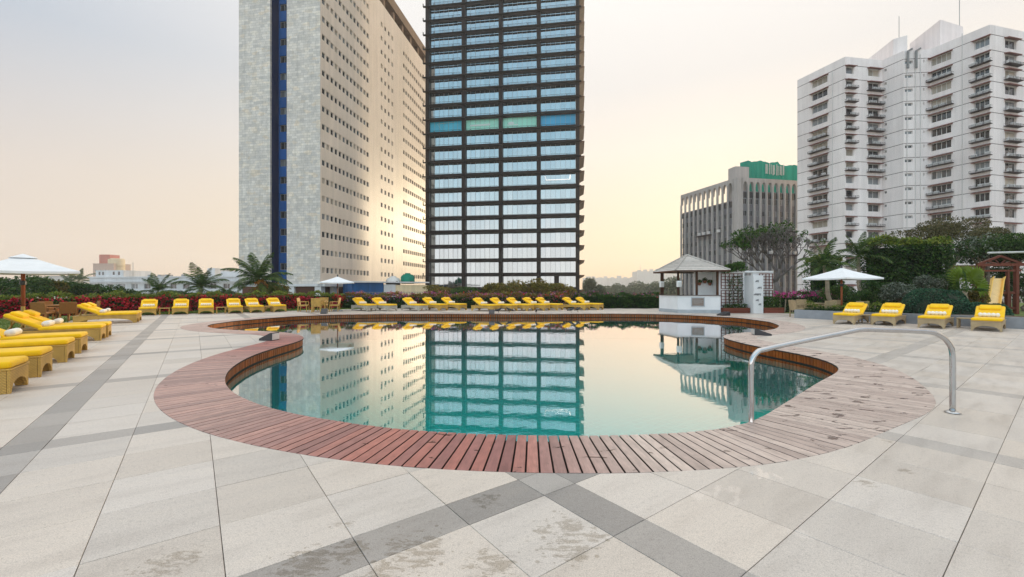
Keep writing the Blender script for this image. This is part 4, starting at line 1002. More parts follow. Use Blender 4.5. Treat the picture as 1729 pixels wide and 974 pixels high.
d2a, d1a = ANG(D2.y, D2.x), ANG(-D1.y, -D1.x)      # foot towards +D2, foot towards -D1
GL = 'yellow sun loungers around the pool'
spots = []
def lg(a, b, ang, text, wk=0, tw=True): spots.append((dd(a, b), ang, text, wk, tw))
def lgp(p, ang, text, wk=0, tw=True): spots.append((p, ang, text, wk, tw))
# row on the left, feet towards the pool
names = ['nearest lounger at the left edge with only its foot end in view', 'second nearest lounger of the left row, cut by the picture edge', 'third lounger from the front of the left row, cut by the picture edge', 'fourth lounger from the front of the left row, cut by the picture edge']
foot = [(18, 664, 47.7, 649.5), (68.4, 635.6, 89, 626), (112, 611, 127, 604), (135.5, 596, 149, 591)]
for (xa, ya, xb, yb), nm in zip(foot, names):
    p = (G(xa, ya) + G(xb, yb)) / 2; lgp(p, d2a, nm)
lgp(dd(17.2, -2.13), d2a, 'lounger with plump pillow on the left, near one of the pair before the armchairs'); lgp(dd(18.2, -2.11), d2a, 'lounger with plump pillow on the left, far one of the pair before the armchairs')
lgp(dd(25.1, -2.0), d2a, 'left row lounger just beyond the brown armchairs, near one of a pair'); lgp(dd(26.3, -2.0), d2a, 'left row lounger beyond the brown armchairs, far one of a pair')
# row against the red hedge, facing the camera
hn = ['first lounger from the left against the red flower hedge', 'second lounger from the left against the red flower hedge', 'third lounger from the left against the red flower hedge', 'fourth lounger from the left against the red flower hedge', 'fifth lounger against the flower hedge, below the big coconut palm', 'sixth lounger against the hedge, right of the big coconut palm']
for (px, py), nm in zip(((249, 532.5), (304, 531), (348, 530), (398, 529), (434, 528), (473, 526.5)), hn): lgp(G(px, py), d1a + (R(6) if px > 420 else 0), nm)
# row beyond the pool
mn = ['pale based lounger leftmost beyond the pool, right of the dining set', 'pale based lounger second from left beyond the pool', 'pale based lounger third from left beyond the pool, below the green tank', 'wicker lounger below the left edge of the dark tower', 'wicker lounger below the left bay of the dark tower, right of its neighbour',
      'first of the tight row of five loungers below the dark tower', 'second of the tight row of five loungers below the dark tower', 'middle one of the tight row of five loungers below the dark tower', 'fourth of the tight row of five loungers below the dark tower', 'last on the right of the tight row of five loungers below the dark tower',
      'left one of the pair of loungers below the right edge of the dark tower', 'right one of the pair of loungers below the right edge of the dark tower']
for (px, py), nm in zip(((628, 525), (663, 525), (715, 525), (749, 524.3), (782, 523.6), (838, 525.6), (868, 525.2), (896, 524.7), (924, 524.2), (946, 523.6), (992, 523.4), (1015, 522.8)), mn):
    lgp(G(px, py), d1a + R(14), nm, 1 if 'pale based' in nm else 0)
# row on the right, feet towards the pool
rn = ['leftmost lounger of the right row, beside the right umbrella', 'second lounger from the left in the right row', 'third lounger from the left in the right row, in front of the round bush', 'rightmost lounger of the right row, below the yellow slide']
for (xa, ya, xb, yb), nm in zip(((1408, 546, 1441, 548.5), (1473, 547.3, 1510, 551.5), (1551, 552, 1594, 556.4), (1641, 557, 1691, 561.6)), rn): lgp((G(xa, ya) + G(xb, yb)) / 2, d2a + math.pi, nm, 2)
proto = [make_lounger(M[k], '') for k in ('wicker', 'wicker_pale', 'wicker_tan')]
used = [False] * 3; ptow = make_towel(''); tused = False
for p, ang, nm, wk, tw in spots:
    lab = 'yellow ' + nm
    if len(lab.split()) > 16: print('LONG', lab)
    p = Vector((p.x, p.y, .001)); ang += random.uniform(-.03, .03)
    if not used[wk]:
        r = proto[wk]; r.location = p; r.rotation_euler = (0, 0, ang); r['label'] = lab; used[wk] = True
    else: r = clone(proto[wk], p, ang, lab)
    r['group'] = GL
    c_, s_ = math.cos(ang), math.sin(ang); q = Vector((p.x + c_ * -1.12, p.y + s_ * -1.12, .53))
    tl = 'white towel on the ' + nm
    for q_, w_ in (('tight row of five loungers below the dark tower', 'five below the dark tower'), (' from the front', ''), (', cut by the picture edge', ''), (' with only its foot end in view', ''), (' with plump pillow', ''), (' from the left', ''), (', right of its neighbour', ''), ('pair of loungers below the right edge of the dark tower', 'pair below the dark tower'), ('beyond the pool, ', 'beyond the pool '), (' leftmost beyond the pool right of the dining set', ' nearest the dining set'), (' beyond the pool below the green tank', ' below the green tank')): tl = tl.replace(q_, w_)
    tl = tl.replace('the lounger on the left, ', 'the left lounger, ').replace('left row lounger just beyond', 'lounger just beyond').replace('left row lounger beyond', 'lounger beyond')
    if len(tl.split()) > 16: print('LONG', tl)
    if not tused: o = ptow; tused = True
    else: o = ptow.copy(); COL.objects.link(o)
    o.location = q; o.rotation_euler = (0, random.uniform(-.2, .2), ang + random.uniform(-.08, .08)); o['label'] = tl
    o['label'] = tl

# ------------------------------------------------------------------ low side tables
def make_side(mat):
    t = thing('side_table', '', 'side table', group='low side tables between the loungers')
    mb = MB(); mb.rbox(0, 0, .365, .55, .5, .04, .01, seg=1); mb.build('table_top', mat, t)
    for x in (-.24, .24):
        for y in (-.21, .21): mb = MB(); mb.box(x, y, .172, .05, .05, .344); mb.build('leg', mat, t)
    return t
side = [make_side(M['wicker']), make_side(M['wicker_tan'])]
sp_ = [(0, G(278, 531.0), d1a, 'small wicker side table between the first and second loungers along the red hedge'), (0, G(373, 529), d1a, 'small wicker side table between the third and fourth loungers along the red hedge'), (0, G(452, 526.6), d1a, 'small wicker side table between the fifth and sixth loungers along the hedge'),
       (1, G(1632, 553.5), d2a, 'low tan side table left of the rightmost lounger in the right row'), (1, G(1463, 546), d2a, 'low tan side table between the first two loungers of the right row')]
su = [False, False]
for k, p, a, lb in sp_:
    p = Vector((p.x, p.y, .001))
    if not su[k]: o = side[k]; su[k] = True; o.location = p; o.rotation_euler = (0, 0, a); o['label'] = lb
    else: clone(side[k], p, a, lb)

# ------------------------------------------------------------------ dining chairs and tables
def make_chair(mat):
    t = thing('armchair', '', 'chair')
    mb = MB(); mb.rbox(0, 0, .41, .56, .56, .09, .02, seg=2); mb.build('seat', mat, t)
    mb = MB(); Mx = Matrix.Translation((-.26, 0, .44)) @ Matrix.Rotation(R(-8), 4, 'Y')
    mb.rbox(0, 0, .23, .045, .56, .46, .018, Mx, 2); mb.build('backrest', mat, t)
    for s in (-1, 1):
        mb = MB(); mb.rbox(-.01, s * .28, .645, .52, .05, .035, .012, seg=2); mb.box(.22, s * .28, .54, .04, .035, .175); mb.build('armrest', mat, t)
        for x in (-.25, .25): mb = MB(); mb.bar((x * 1.04, s * .255, 0), (x, s * .25, .37), .045); mb.build('leg', mat, t)
    return t
def make_table(mat, s=.42):
    t = thing('dining_table', '', 'table')
    mb = MB(); mb.rbox(0, 0, .725, 2 * s, 2 * s, .04, .01, seg=1); mb.build('table_top', mat, t)
    mb = MB(); mb.box(0, 0, .665, 1.7 * s, 1.7 * s, .075); mb.build('apron', mat, t)
    for x in (-1, 1):
        for y in (-1, 1): mb = MB(); mb.box(x * s * .85, y * s * .85, .312, .06, .06, .624); mb.build('leg', mat, t)
    return t
def dining(mat, c, rz, chairs, group, tlabel):
    t = make_table(mat); t.location = (c.x, c.y, .001); t.rotation_euler = (0, 0, rz); t['label'] = tlabel
    ch = None
    for ang, dist, lb in chairs:
        p = (c.x + dist * math.cos(ang), c.y + dist * math.sin(ang), .001); a = ang + math.pi
        if ch is None: ch = make_chair(mat); ch.location = p; ch.rotation_euler = (0, 0, a); ch['label'] = lb; ch['group'] = group
        else: clone(ch, p, a, lb)
tc_ = G(106, 541.5)
dining(M['dark_wicker'], tc_, .4, [(R(-35), .85, 'brown armchair with its back to the pool, right one at the left dining set'), (R(-80), .95, 'brown armchair nearest the camera at the left dining set'), (R(55), .9, 'brown armchair on the far side of the left dining set'), (R(165), .9, 'brown armchair on the hedge side of the left dining set')], 'brown armchairs round the left table', 'brown square dining table behind the left lounger row')
tc_ = G(539, 526)
dining(M['wicker'], tc_, .3, [(R(-75), .85, 'wicker chair with its back to the camera at the middle dining set'), (R(190), .95, 'wicker chair on the left of the middle dining set'), (R(10), .95, 'wicker chair on the right of the middle dining set under the small umbrella'), (R(100), .85, 'wicker chair on the far side of the middle dining set')], 'wicker chairs round the middle table', 'wicker dining table by the hedge beyond the pool')
tc_ = G(1380, 535.5)
dining(M['wicker_tan'], tc_, .2, [(R(-100), .95, 'tan chair with its back to the pool at the right dining set'), (R(180), 1.0, 'tan chair on the left of the right dining set, nearest the pool bar'), (R(15), .9, 'tan chair on the umbrella side of the right dining set'), (R(90), .9, 'tan chair on the far side of the right dining set')], 'tan chairs round the right table', 'tan dining table beside the right umbrella')
c_ = make_chair(M['wicker_tan']); p = G(1449, 540.5); c_.location = (p.x, p.y, .001); c_.rotation_euler = (0, 0, R(200)); c_['label'] = 'single tan chair behind the leftmost lounger of the right row'; c_['group'] = 'tan chairs round the right table'

# ------------------------------------------------------------------ parasols
def parasol(label, loc, half, ze, za, polr, rz, red=False, vent=True):
    t = thing('parasol', label, 'parasol', loc, rz, 'white garden parasols')
    mb = MB(); mb.lathe([(.33, 0), (.33, .05), (.26, .09), (.06, .10), (.05, .30)], 20); mb.build('base', M['planter_grey'], t)
    mb = MB()
    if red: mb.tube([(0, 0, .1), (0, 0, 1.0)], polr, 10); mb.build('lower_pole', M['wicker'], t, True); mb = MB(); mb.tube([(0, 0, .98), (0, 0, za - .05)], polr * 1.02, 10)
    else: mb.tube([(0, 0, .1), (0, 0, za - .05)], polr, 10)
    mb.build('pole', M['pole_wood'], t, True)
    mb = MB(); n = 8; q = 5; pts = [(half, -half), (half, 0), (half, half), (0, half), (-half, half), (-half, 0), (-half, -half), (0, -half)]
    rows = []
    for j in range(q + 1):
        f = j / q
        ring = []
        for i in range(32):
            k = i / 4; a, b = pts[int(k) % 8], pts[(int(k) + 1) % 8]; w = k - int(k)
            x, y = a[0] + (b[0] - a[0]) * w, a[1] + (b[1] - a[1]) * w
            corner = min(1, abs(abs(x) - abs(y)) / half)
            z = za + (ze - za) * f - .02 * math.sin(math.pi * f) * (1 - .3 * corner) - .03 * f * f * math.sin(math.pi * (k % 2) / 2)
            ring.append((x * max(f, .02), y * max(f, .02), z))
        rows.append(ring)
    vs = [p for r in rows for p in r]; fs = [(j * 32 + i, (j + 1) * 32 + i, (j + 1) * 32 + (i + 1) % 32, j * 32 + (i + 1) % 32) for j in range(q) for i in range(32)]
    o0 = len(vs); vs += [(x, y, z - .07) for x, y, z in rows[-1]]
    fs += [(q * 32 + i, o0 + i, o0 + (i + 1) % 32, q * 32 + (i + 1) % 32) for i in range(32)]
    mb.add(vs, fs); c = mb.build('canopy', M['canopy_cloth'], t)
    md = c.modifiers.new('thickness', 'SOLIDIFY'); md.thickness = .008
    if vent:
        mb = MB(); s = half * .26; mb.add([(s, -s, za - .10), (s, s, za - .10), (-s, s, za - .10), (-s, -s, za - .10), (0, 0, za + .03)], [(0, 1, 4), (1, 2, 4), (2, 3, 4), (3, 0, 4)]); o = mb.build('vent', M['canopy_cloth'], t)
        md = o.modifiers.new('thickness', 'SOLIDIFY'); md.thickness = .008
    for x, y in pts:
        mb = MB(); mb.bar((x * .04, y * .04, za - .09), (x * .97, y * .97, ze - .035), .025); mb.build('rib', M['pole_wood'], t)
    mb = MB(); mb.lathe([(.045, ze - .42), (.075, ze - .40), (.075, ze - .30), (.045, ze - .28)], 12); mb.build('hub', M['black_metal'], t)
    if not vent: mb = MB(); mb.lathe([(.04, za - .02), (.05, za + .05), (.02, za + .14)], 10); mb.build('finial', M['black_metal'], t)
    return t
p = A(39, 0, 12.6); parasol('large off white parasol with red upper pole at the left picture edge', (p.x, p.y, -.01), 1.08, 2.03, 2.52, .045, R(52), True)
p = G(570, 525.2); parasol('small white parasol with black finial in front of the beige tower, beyond the pool', (p.x, p.y, -.01), 1.02, 1.93, 2.30, .035, R(20), False, False)
p = A(1421, 0, 21); parasol('white parasol among the shrubs behind the right lounger row', (p.x, p.y, .001), 1.14, 2.02, 2.52, .045, R(14), False, False)

# ------------------------------------------------------------------ black wedge lights on the rim
def wedge(label, px, py, w, h, rz, dp=.34):
    p = G(px, py); t = thing('pool_light', label, 'light', (p.x, p.y, .006), rz, 'black wedge boxes on the pool rim')
    mb = MB(); mb.prism([(0, 0), (dp, 0), (dp, h), (dp - .05, h), (0, .05)], lambda x, z: (x, -w / 2, z), lambda x, z: (x, w / 2, z)); mb.build('housing', M['black_metal'], t)
    mb = MB(); mb.box(dp + .012, 0, h * .5, .02, w * .86, h * .8); mb.build('lens', M['frame_white'], t)
wedge('black wedge pool light on the wooden tip at the left of the pool', 444, 574, .30, .22, R(-12), .42)
wedge('black wedge pool light on the right rim below the pool bar', 1300, 566, .36, .20, R(165), .48)
wedge('small black pool light on the far rim in front of the dining set', 546, 530, .35, .30, R(100)); wedge('small black pool light on the far rim in front of the five loungers', 830, 530, .33, .24, R(90)); wedge('black pool light on the far rim in front of the pool bar', 1215, 533, .42, .22, R(20), .55)

# ------------------------------------------------------------------ stainless grab rail
rl = thing('hand_rail', 'bent stainless steel grab rail standing over the right rim of the pool', 'handrail', (5.31, 5.09, .0))
P_ = [Vector(q) for q in ((2.55, 4.52, -.10), (2.64, 4.66, -.12), (2.69, 4.75, .0), (2.69, 4.75, .64), (2.72, 4.755, .735), (2.80, 4.77, .80), (3.92, 4.905, 1.0), (4.02, 4.917, 1.017), (4.13, 4.93, 1.021), (4.90, 5.04, .985), (5.06, 5.06, .965), (5.20, 5.08, .90), (5.285, 5.088, .80), (5.31, 5.09, .68), (5.31, 5.09, .01))]
def cr(P, k=6):
    out = []
    for i in range(len(P) - 1):
        a, b, c, d = P[max(i - 1, 0)], P[i], P[i + 1], P[min(i + 2, len(P) - 1)]
        for q in range(k):
            t = q / k; L_ = (c - b).length; m1 = (c - a).normalized() * L_ * .8; m2 = (d - b).normalized() * L_ * .8
            out.append((2 * t**3 - 3 * t * t + 1) * b + (t**3 - 2 * t * t + t) * m1 + (-2 * t**3 + 3 * t * t) * c + (t**3 - t * t) * m2)
    return out + [P[-1]]
mb = MB(); mb.tube(cr(P_), .029, 14); mb.build('tube', M['steel'], rl, True, world=True)
mb = MB(); mb.lathe([(.075, .004), (.075, .014), (.055, .022), (.034, .03)], 20, (5.31, 5.09, 0)); mb.build('flange', M['steel'], rl, True, world=True)

# ------------------------------------------------------------------ pool bar
bar = thing('pool_bar', 'white poolside bar kiosk with grey shingled hip roof on dark posts', 'kiosk', (11.4, 27.2, 0))
cpoly = [(9.84, 27.9), (10.27, 26.1), (12.62, 25.78), (12.72, 26.5)]
def ribbon(mb, pts, t, z0, z1):
    for a, b in zip(pts, pts[1:]):
        a, b = Vector((*a, 0)), Vector((*b, 0)); d = (b - a).normalized(); n_ = Vector((d.y, -d.x, 0)) * t / 2; e = d * (t / 2 - .002)
        mb.hexa([(*(q.to_tuple()[:2]), z) for z in (z0, z1) for q in (a - e - n_, b + e - n_, b + e + n_, a - e + n_)])
mb = MB(); ribbon(mb, cpoly[:3], .16, .20, 1.06); mb.build('counter_wall', M['white_wall'], bar, world=True)
mb = MB(); ribbon(mb, cpoly[:3], .20, 0.002, .199); mb.build('plinth', M['grey_plinth'], bar, world=True)
mb = MB(); ribbon(mb, cpoly[:3], .30, 1.061, 1.10); mb.build('counter_top', M['dark_top'], bar, world=True)
RF = [Vector((9.57, 28.6, 2.58)), Vector((9.88, 25.55, 2.58)), Vector((12.95, 25.05, 2.58)), Vector((13.0, 28.7, 2.58))]; APX = Vector((11.2, 27.05, 3.62))
for x, y in ((9.86, 27.85), (10.27, 26.1), (11.35, 25.95), (12.55, 25.8), (12.6, 28.2), (10.1, 28.3)):
    mb = MB(); mb.box(x, y, 1.84, .11, .11, 1.478); mb.build('post', M['post_wood'], bar, world=True)
NC = 9
for k in range(NC):
    f0, f1 = k / NC, (k + 1) / NC + .02; mb = MB()
    for s in range(4):
        a, b = RF[s], RF[(s + 1) % 4]; up = Vector((0, 0, .035))
        q = [a.lerp(APX, f0), b.lerp(APX, f0), b.lerp(APX, min(f1, 1)), a.lerp(APX, min(f1, 1))]
        mb.hexa([q[0], q[1], q[2] - up * .9, q[3] - up * .9, q[0] + up, q[1] + up, q[2], q[3]])
    mb.build('roof_course', M['shingle'], bar, world=True)
mb = MB()
for s in range(4): mb.bar(RF[s].lerp(APX, .01) - Vector((0, 0, .03)), RF[(s + 1) % 4].lerp(APX, .01) - Vector((0, 0, .03)), .06, .09); mb.bar(RF[s].lerp(APX, .03) - Vector((0, 0, .05)), APX - Vector((0, 0, .05)), .06, .1)
mb.build('eaves_beam', M['post_wood'], bar, world=True)
for s in range(4):
    mb = MB(); mb.tube([RF[s].lerp(APX, f) + Vector((0, 0, .045)) for f in (0, .5, .99)], .05, 6); mb.build('ridge_cap', M['shingle'], bar, world=True)
mb = MB(); ribbon(mb, [(11.78, 27.15), (12.86, 27.05), (12.86, 26.3)], .14, 0.002, 2.55); mb.build('back_wall', M['white_wall'], bar, world=True)
p = A(1177.5, 511, 25.83); sg = thing('sign', 'brown framed notice board on the white front of the pool bar', 'sign', (p.x, p.y, .7)); fc = Fac(cpoly[1], cpoly[2]); u = fc.u(1167)
mb = MB(); mb.fbox(fc, u, fc.u(1188), .115, .083, .42, .93); mb.build('board', M['sign_brown'], sg, world=True)
mb = MB()
for z in (.42, .93): mb.fbox(fc, u - .03, fc.u(1188) + .03, .125, .083, z - .025, z + .025)
for q in (u, fc.u(1188)): mb.fbox(fc, q - .025, q + .025, .124, .083, .446, .904)
mb.build('frame', M['grey_plinth'], sg, world=True)
mb = MB()
for z, a, b in ((.84, .1, .5), (.76, .1, .66), (.70, .1, .6), (.64, .1, .63), (.56, .1, .45)): mb.fbox(fc, u + a, u + b, .118, .114, z, z + .02)
mb.build('lines_of_print', M['frame_grey'], sg, world=True)
for px, x, y, lb in ((1117.5, 9.80, 27.75, 'white box speaker on the back left post of the pool bar'), (1145.5, 10.24, 26.0, 'white box speaker on the front left post of the pool bar')):
    t = thing('speaker', lb, 'speaker', (x, y - .09, 1.78), R(8), 'white speakers on the bar posts'); mb = MB(); mb.rbox(0, -.02, 0, .26, .2, .38, .03); mb.build('cabinet', M['white_plastic'], t, True)
    mb = MB(); mb.box(0, -.125, -.03, .2, .012, .26); mb.build('grille', M['frame_white'], t); mb = MB(); mb.box(0, .09, 0, .05, .04, .1); mb.build('bracket', M['black_metal'], t)
# ------------------------------------------------------------------ white garden wall with trellises right of the bar
gw = thing('garden_wall', 'white rendered garden wall with a projecting pier right of the pool bar', 'wall', (14.4, 26, 0))
wf = Fac((12.75, 26.1), (16.35, 26.45))
mb = MB(); mb.fbox(wf, 0, wf.u(1257), 0, -.2, 0, 2.52); mb.build('wall', M['white_wall'], gw, world=True)
mb = MB(); mb.fbox(wf, wf.u(1272) , wf.L, -.05, -.25, 0, 2.50); mb.fbox(wf, wf.L - .22, wf.L + .001, .0, -.046, 0, 2.497); mb.build('wall', M['white_wall'], gw, world=True)
mb = MB(); mb.fbox(wf, wf.u(1257) + .003, wf.u(1273), .85, -.2, 0, 2.30); mb.fbox(wf, wf.u(1257) + .003, wf.L, .02, -.3, 2.503, 2.60); mb.build('pier', M['white_wall'], gw, world=True)
def trellis(label, u0, u1, n, z0, z1, nx, nz):
    t = thing('trellis', label, 'trellis', wf.pt((u0 + u1) / 2, n, 0), 0, 'dark wooden trellises on the garden wall')
    for a, b in ((z0, (z0 + z1) / 2 - .06), ((z0 + z1) / 2 + .06, z1)):
        for k in range(nx): u = u0 + (u1 - u0) * k / (nx - 1); mb = MB(); mb.fbox(wf, u - .017, u + .017, n + .03, n, a, b); mb.build('slat', M['red_wood'], t, world=True)
        for k in range(nz): z = a + (b - a) * k / (nz - 1); mb = MB(); mb.fbox(wf, u0 - .03, u1 + .03, n + .052, n + .031, z - .017, z + .017); mb.build('slat', M['red_wood'], t, world=True)
trellis('dark wooden trellis overgrown with climber, left of the white pier', wf.u(1217), wf.u(1252), .04, .45, 2.42, 6, 6); trellis('brown wooden trellis right of the white pier', wf.u(1282), wf.u(1304), .0, .45, 2.42, 5, 6)
for lb, a, b in (('long red brown planter box below the climber trellis', 1213, 1258), ('short red brown planter box right of the white pier', 1279, 1312)):
    t = thing('planter_box', lb, 'planter', wf.pt((wf.u(a) + wf.u(b)) / 2, .4, 0), 0, 'red brown planter boxes'); u0, u1 = wf.u(a), wf.u(b) - (.1 if a == 1213 else 0)
    for n0, n1, ua, ub in ((.62, .58, u0, u1), (.14, .10, u0, u1), (.579, .141, u0, u0 + .04), (.579, .141, u1 - .04, u1)):
        for k in range(2): mb = MB(); mb.fbox(wf, ua, ub, n0, n1, .004 + k * .165, .16 + k * .165); mb.build('board', M['planter_wood'], t, world=True)
    mb = MB(); mb.fbox(wf, u0 + .041, u1 - .041, .578, .142, .1, .29); mb.build('earth', M['soil'], t, world=True)
for k, (u_, z_, s_) in enumerate(((.2, 1.95, .16), (.35, 1.55, .2), (.12, 1.15, .2), (.30, 1.15, .22), (.22, .8, .14), (.38, .55, .12))):
    mb = MB(); 
    for q in range(3): mb.fbox(wf, wf.u(1257) + u_ - s_ * (.6 - q * .2), wf.u(1257) + u_ + s_ * (.3 + q * .12), .853, .868 + .004 * q, z_ - .05 + q * .035, z_ - .02 + q * .035)
    mb.prism([(s_ * .5, -.02), (s_ * .75, .07), (s_ * .75, -.09)], lambda x, z: wf.pt(wf.u(1257) + u_ + x, .853, z_ + z), lambda x, z: wf.pt(wf.u(1257) + u_ + x, .87, z_ + z)); mb.build('fish_relief', M['relief_metal'], gw, world=True)
# ------------------------------------------------------------------ low planter wall behind the right loungers
pw = thing('planter_wall', 'low grey rendered planter wall behind the right row of loungers', 'wall', dd(5, 24.7))
def dbox(mb, a0, a1, b0, b1, z0, z1): mb.hexa([dd(a, b, z) for z in (z0, z1) for a, b in ((a1, b0), (a0, b0), (a0, b1), (a1, b1))])
for a0, a1, b0, b1 in ((.9, 8.55, 24.47, 24.69), (8.34, 8.545, 24.695, 27.2), (.9, 1.1, 24.695, 27.0)):
    mb = MB(); dbox(mb, a0, a1, b0, b1, -.04, .42); mb.build('wall', M['planter_grey'], pw)
for o in pw.children: o.matrix_parent_inverse = ROOT[pw].inverted()
mb = MB(); dbox(mb, 1.105, 8.335, 24.695, 27.5, -.02, .36); kind(mb.build('planting_bed', M['soil']), 'structure')
# ------------------------------------------------------------------ slide and timber play frame
q0, q1 = A(1683, 470, 24.5), A(1674, 522, 22.6)
sl = thing('slide', 'yellow plastic slide sloping down towards the hedge behind the right loungers', 'slide', (q1.x, q1.y, 0))
dirv = (q1 - q0).normalized(); sidev = Vector((1, 0.18, 0)).normalized(); upv = sidev.cross(dirv); upv = -upv if upv.z < 0 else upv
path = [q0 + (q1 - q0) * f - Vector((0, 0, .10 * math.sin(f * math.pi))) for f in np.linspace(0, 1, 9)]
mb = MB()
for a, b in zip(path, path[1:]): w = sidev * .38; t_ = upv * .02; mb.hexa([a - w - t_, a + w - t_, b + w - t_, b - w - t_, a - w + t_, a + w + t_, b + w + t_, b - w + t_])
mb.build('bed', M['slide_bed'], sl, world=True)
for s in (-1, 1):
    mb = MB()
    for i, (a, b) in enumerate(zip(path, path[1:])):
        w0, w1 = sidev * s * .385, sidev * s * .45; up_ = upv * .22
        h0 = upv * (.22 + (.08 if i < 1 else 0))
        mb.hexa([a + w0 - upv * .03, a + w1 - upv * .03, b + w1 - upv * .03, b + w0 - upv * .03, a + w0 + h0, a + w1 + h0, b + w1 + up_, b + w0 + up_])
    mb.build('side_wall', M['slide_yellow'], sl, world=True)
pf = thing('play_frame', 'red brown timber play frame with a small gable behind the yellow slide', 'play frame', (A(1700, 500, 25).x, 25, 0))
def pb(a, b, w, nm, h=None): mb = MB(); mb.bar(a, b, w, h); mb.build(nm, M['red_wood'], pf, world=True)
xl, xr = A(1664, 0, 25).x, A(1709, 0, 25).x
for x, y in ((xl, 25.2), (xr, 24.8), (xl, 27), (xr, 26.8)): pb((x, y, 0), (x, y, 2.85), .17, 'post')
pb((xl - .4, 25.1, 2.9), (xr + .4, 24.75, 2.9), .12, 'beam', .16); pb((xl - .2, 25.1, 2.55), (xr + .2, 24.75, 2.55), .09, 'beam', .1); pb((xl - .4, 27, 2.9), (xr + .4, 26.8, 2.9), .12, 'beam', .16)
pk = Vector(((xl + xr) / 2, 24.93, 3.42)); pb((xl - .3, 25.1, 2.95), pk, .10, 'rafter', .12); pb(pk, (xr + .35, 24.75, 2.92), .10, 'rafter', .12)
for f in (-.5, -.2, .2, .5): pb((pk.x + f * .5, 24.94, 2.98), (pk.x + f * 1.4, 24.93, 3.25 - abs(f) * .3), .06, 'brace')
pb((xl, 25.1, 1.25), (xr, 24.8, 1.25), .1, 'beam', .14); pb((xl, 25.1, .35), (xr, 24.8, .35), .1, 'beam', .14)
for k in range(6): x = xl + (xr - xl) * (k + .5) / 6; pb((x, 25.0, .4), (x, 25.0, 1.2), .11, 'slat', .03)
pb((xr - .45, 24.85, 2.55), (xr - .45, 24.85, .4), .13, 'post')
pg = thing('pergola', 'pale metal pergola rails over the vines behind the play frame', 'pergola', (A(1720, 0, 27).x, 27, 0))
mb = MB(); a, b = A(1668, 427, 27.5), A(1790, 424, 27.0); mb.tube([a, b], .07, 8); mb.build('rail', M['frame_white'], pg, True, world=True)
for (x0, y0, x1, y1) in ((1680, 413, 1790, 396), (1672, 408, 1790, 403), (1690, 402, 1790, 404)): mb = MB(); mb.tube([A(x0, y0, 29), A(x1, y1, 28)], .05, 6); mb.build('rail', M['frame_white'], pg, True, world=True)
for px in (1760, 1800): p = A(px, 426, 27.4); mb = MB(); mb.tube([(p.x, p.y, 0), (p.x, p.y, p.z)], .06, 8); mb.build('post', M['frame_white'], pg, True, world=True)
# ------------------------------------------------------------------ crows on the far deck
def crow(label, px, py, rz, s=1.0):
    p = G(px, py); t = thing('crow', label, 'bird', (p.x, p.y, .0), rz, 'crows on the far side of the pool')
    mb = MB(); mb.tube([(-.26 * s, 0, .13 * s), (-.17 * s, 0, .15 * s), (-.08 * s, 0, .17 * s), (.03 * s, 0, .20 * s), (.10 * s, 0, .24 * s), (.15 * s, 0, .28 * s), (.19 * s, 0, .285 * s), (.27 * s, 0, .27 * s)], [.03 * s, .035 * s, .065 * s, .075 * s, .055 * s, .042 * s, .035 * s, .004 * s], 10); mb.build('body', M['crow'], t, True)
    for y in (-.03, .03): mb = MB(); mb.tube([(0, y * s, .14 * s), (-.01, y * s, .06 * s), (.0, y * s, 0), (.05 * s, y * s, .004)], .008 * s, 5); mb.build('leg', M['crow'], t)
for a in (('crow walking at the left, below the third of the five loungers', 842, 528, R(20)), ('crow standing with lowered tail below the middle of the five loungers', 860, 527.4, R(170)), ('lone crow at the rim below the last of the five loungers', 905.5, 529, R(-80), .8), ('left crow of the two below the right pair of loungers', 964.5, 527.6, R(-10)), ('right crow of the two below the right pair of loungers', 975.5, 526.8, R(30))): crow(*a)
# ------------------------------------------------------------------ plants
def ellipsoid_pts(c, r, n, shell=.5):
    d = rng.normal(size=(n, 3)); d /= np.linalg.norm(d, axis=1)[:, None]; k = (shell + (1 - shell) * rng.random(n) ** .5)[:, None]
    return np.array(c) + d * k * np.array(r), d
def lump_pts(c, r, n, lumps=14, lr=.42, flat=.0):
    """clumps scattered over an ellipsoid: an uneven outline with gaps"""
    d = rng.normal(size=(lumps, 3)); d /= np.linalg.norm(d, axis=1)[:, None]; d[:, 2] = np.where(d[:, 2] < -.55, -d[:, 2], d[:, 2])
    cs = np.array(c) + d * np.array(r) * rng.uniform(.45, .82, lumps)[:, None]; P, N = [], []
    for q in cs:
        m = n // lumps; s = rng.uniform(.7, 1.25) * lr
        p, nn = ellipsoid_pts(q, np.array(r) * s, m, .55); P.append(p); N.append(nn)
    return np.concatenate(P), np.concatenate(N)
def trunk(t, base, top, r0, r1, mat, wob=.1, n=7):
    b, tp = Vector(base), Vector(top); pts = [b.lerp(tp, i / n) + Vector((random.uniform(-wob, wob), random.uniform(-wob, wob), 0)) * (0 if i in (0, n) else 1) for i in range(n + 1)]
    mb = MB(); mb.tube(pts, [r0 + (r1 - r0) * i / n for i in range(n + 1)], 8); o = mb.build('trunk', mat, t, True, world=True); return pts
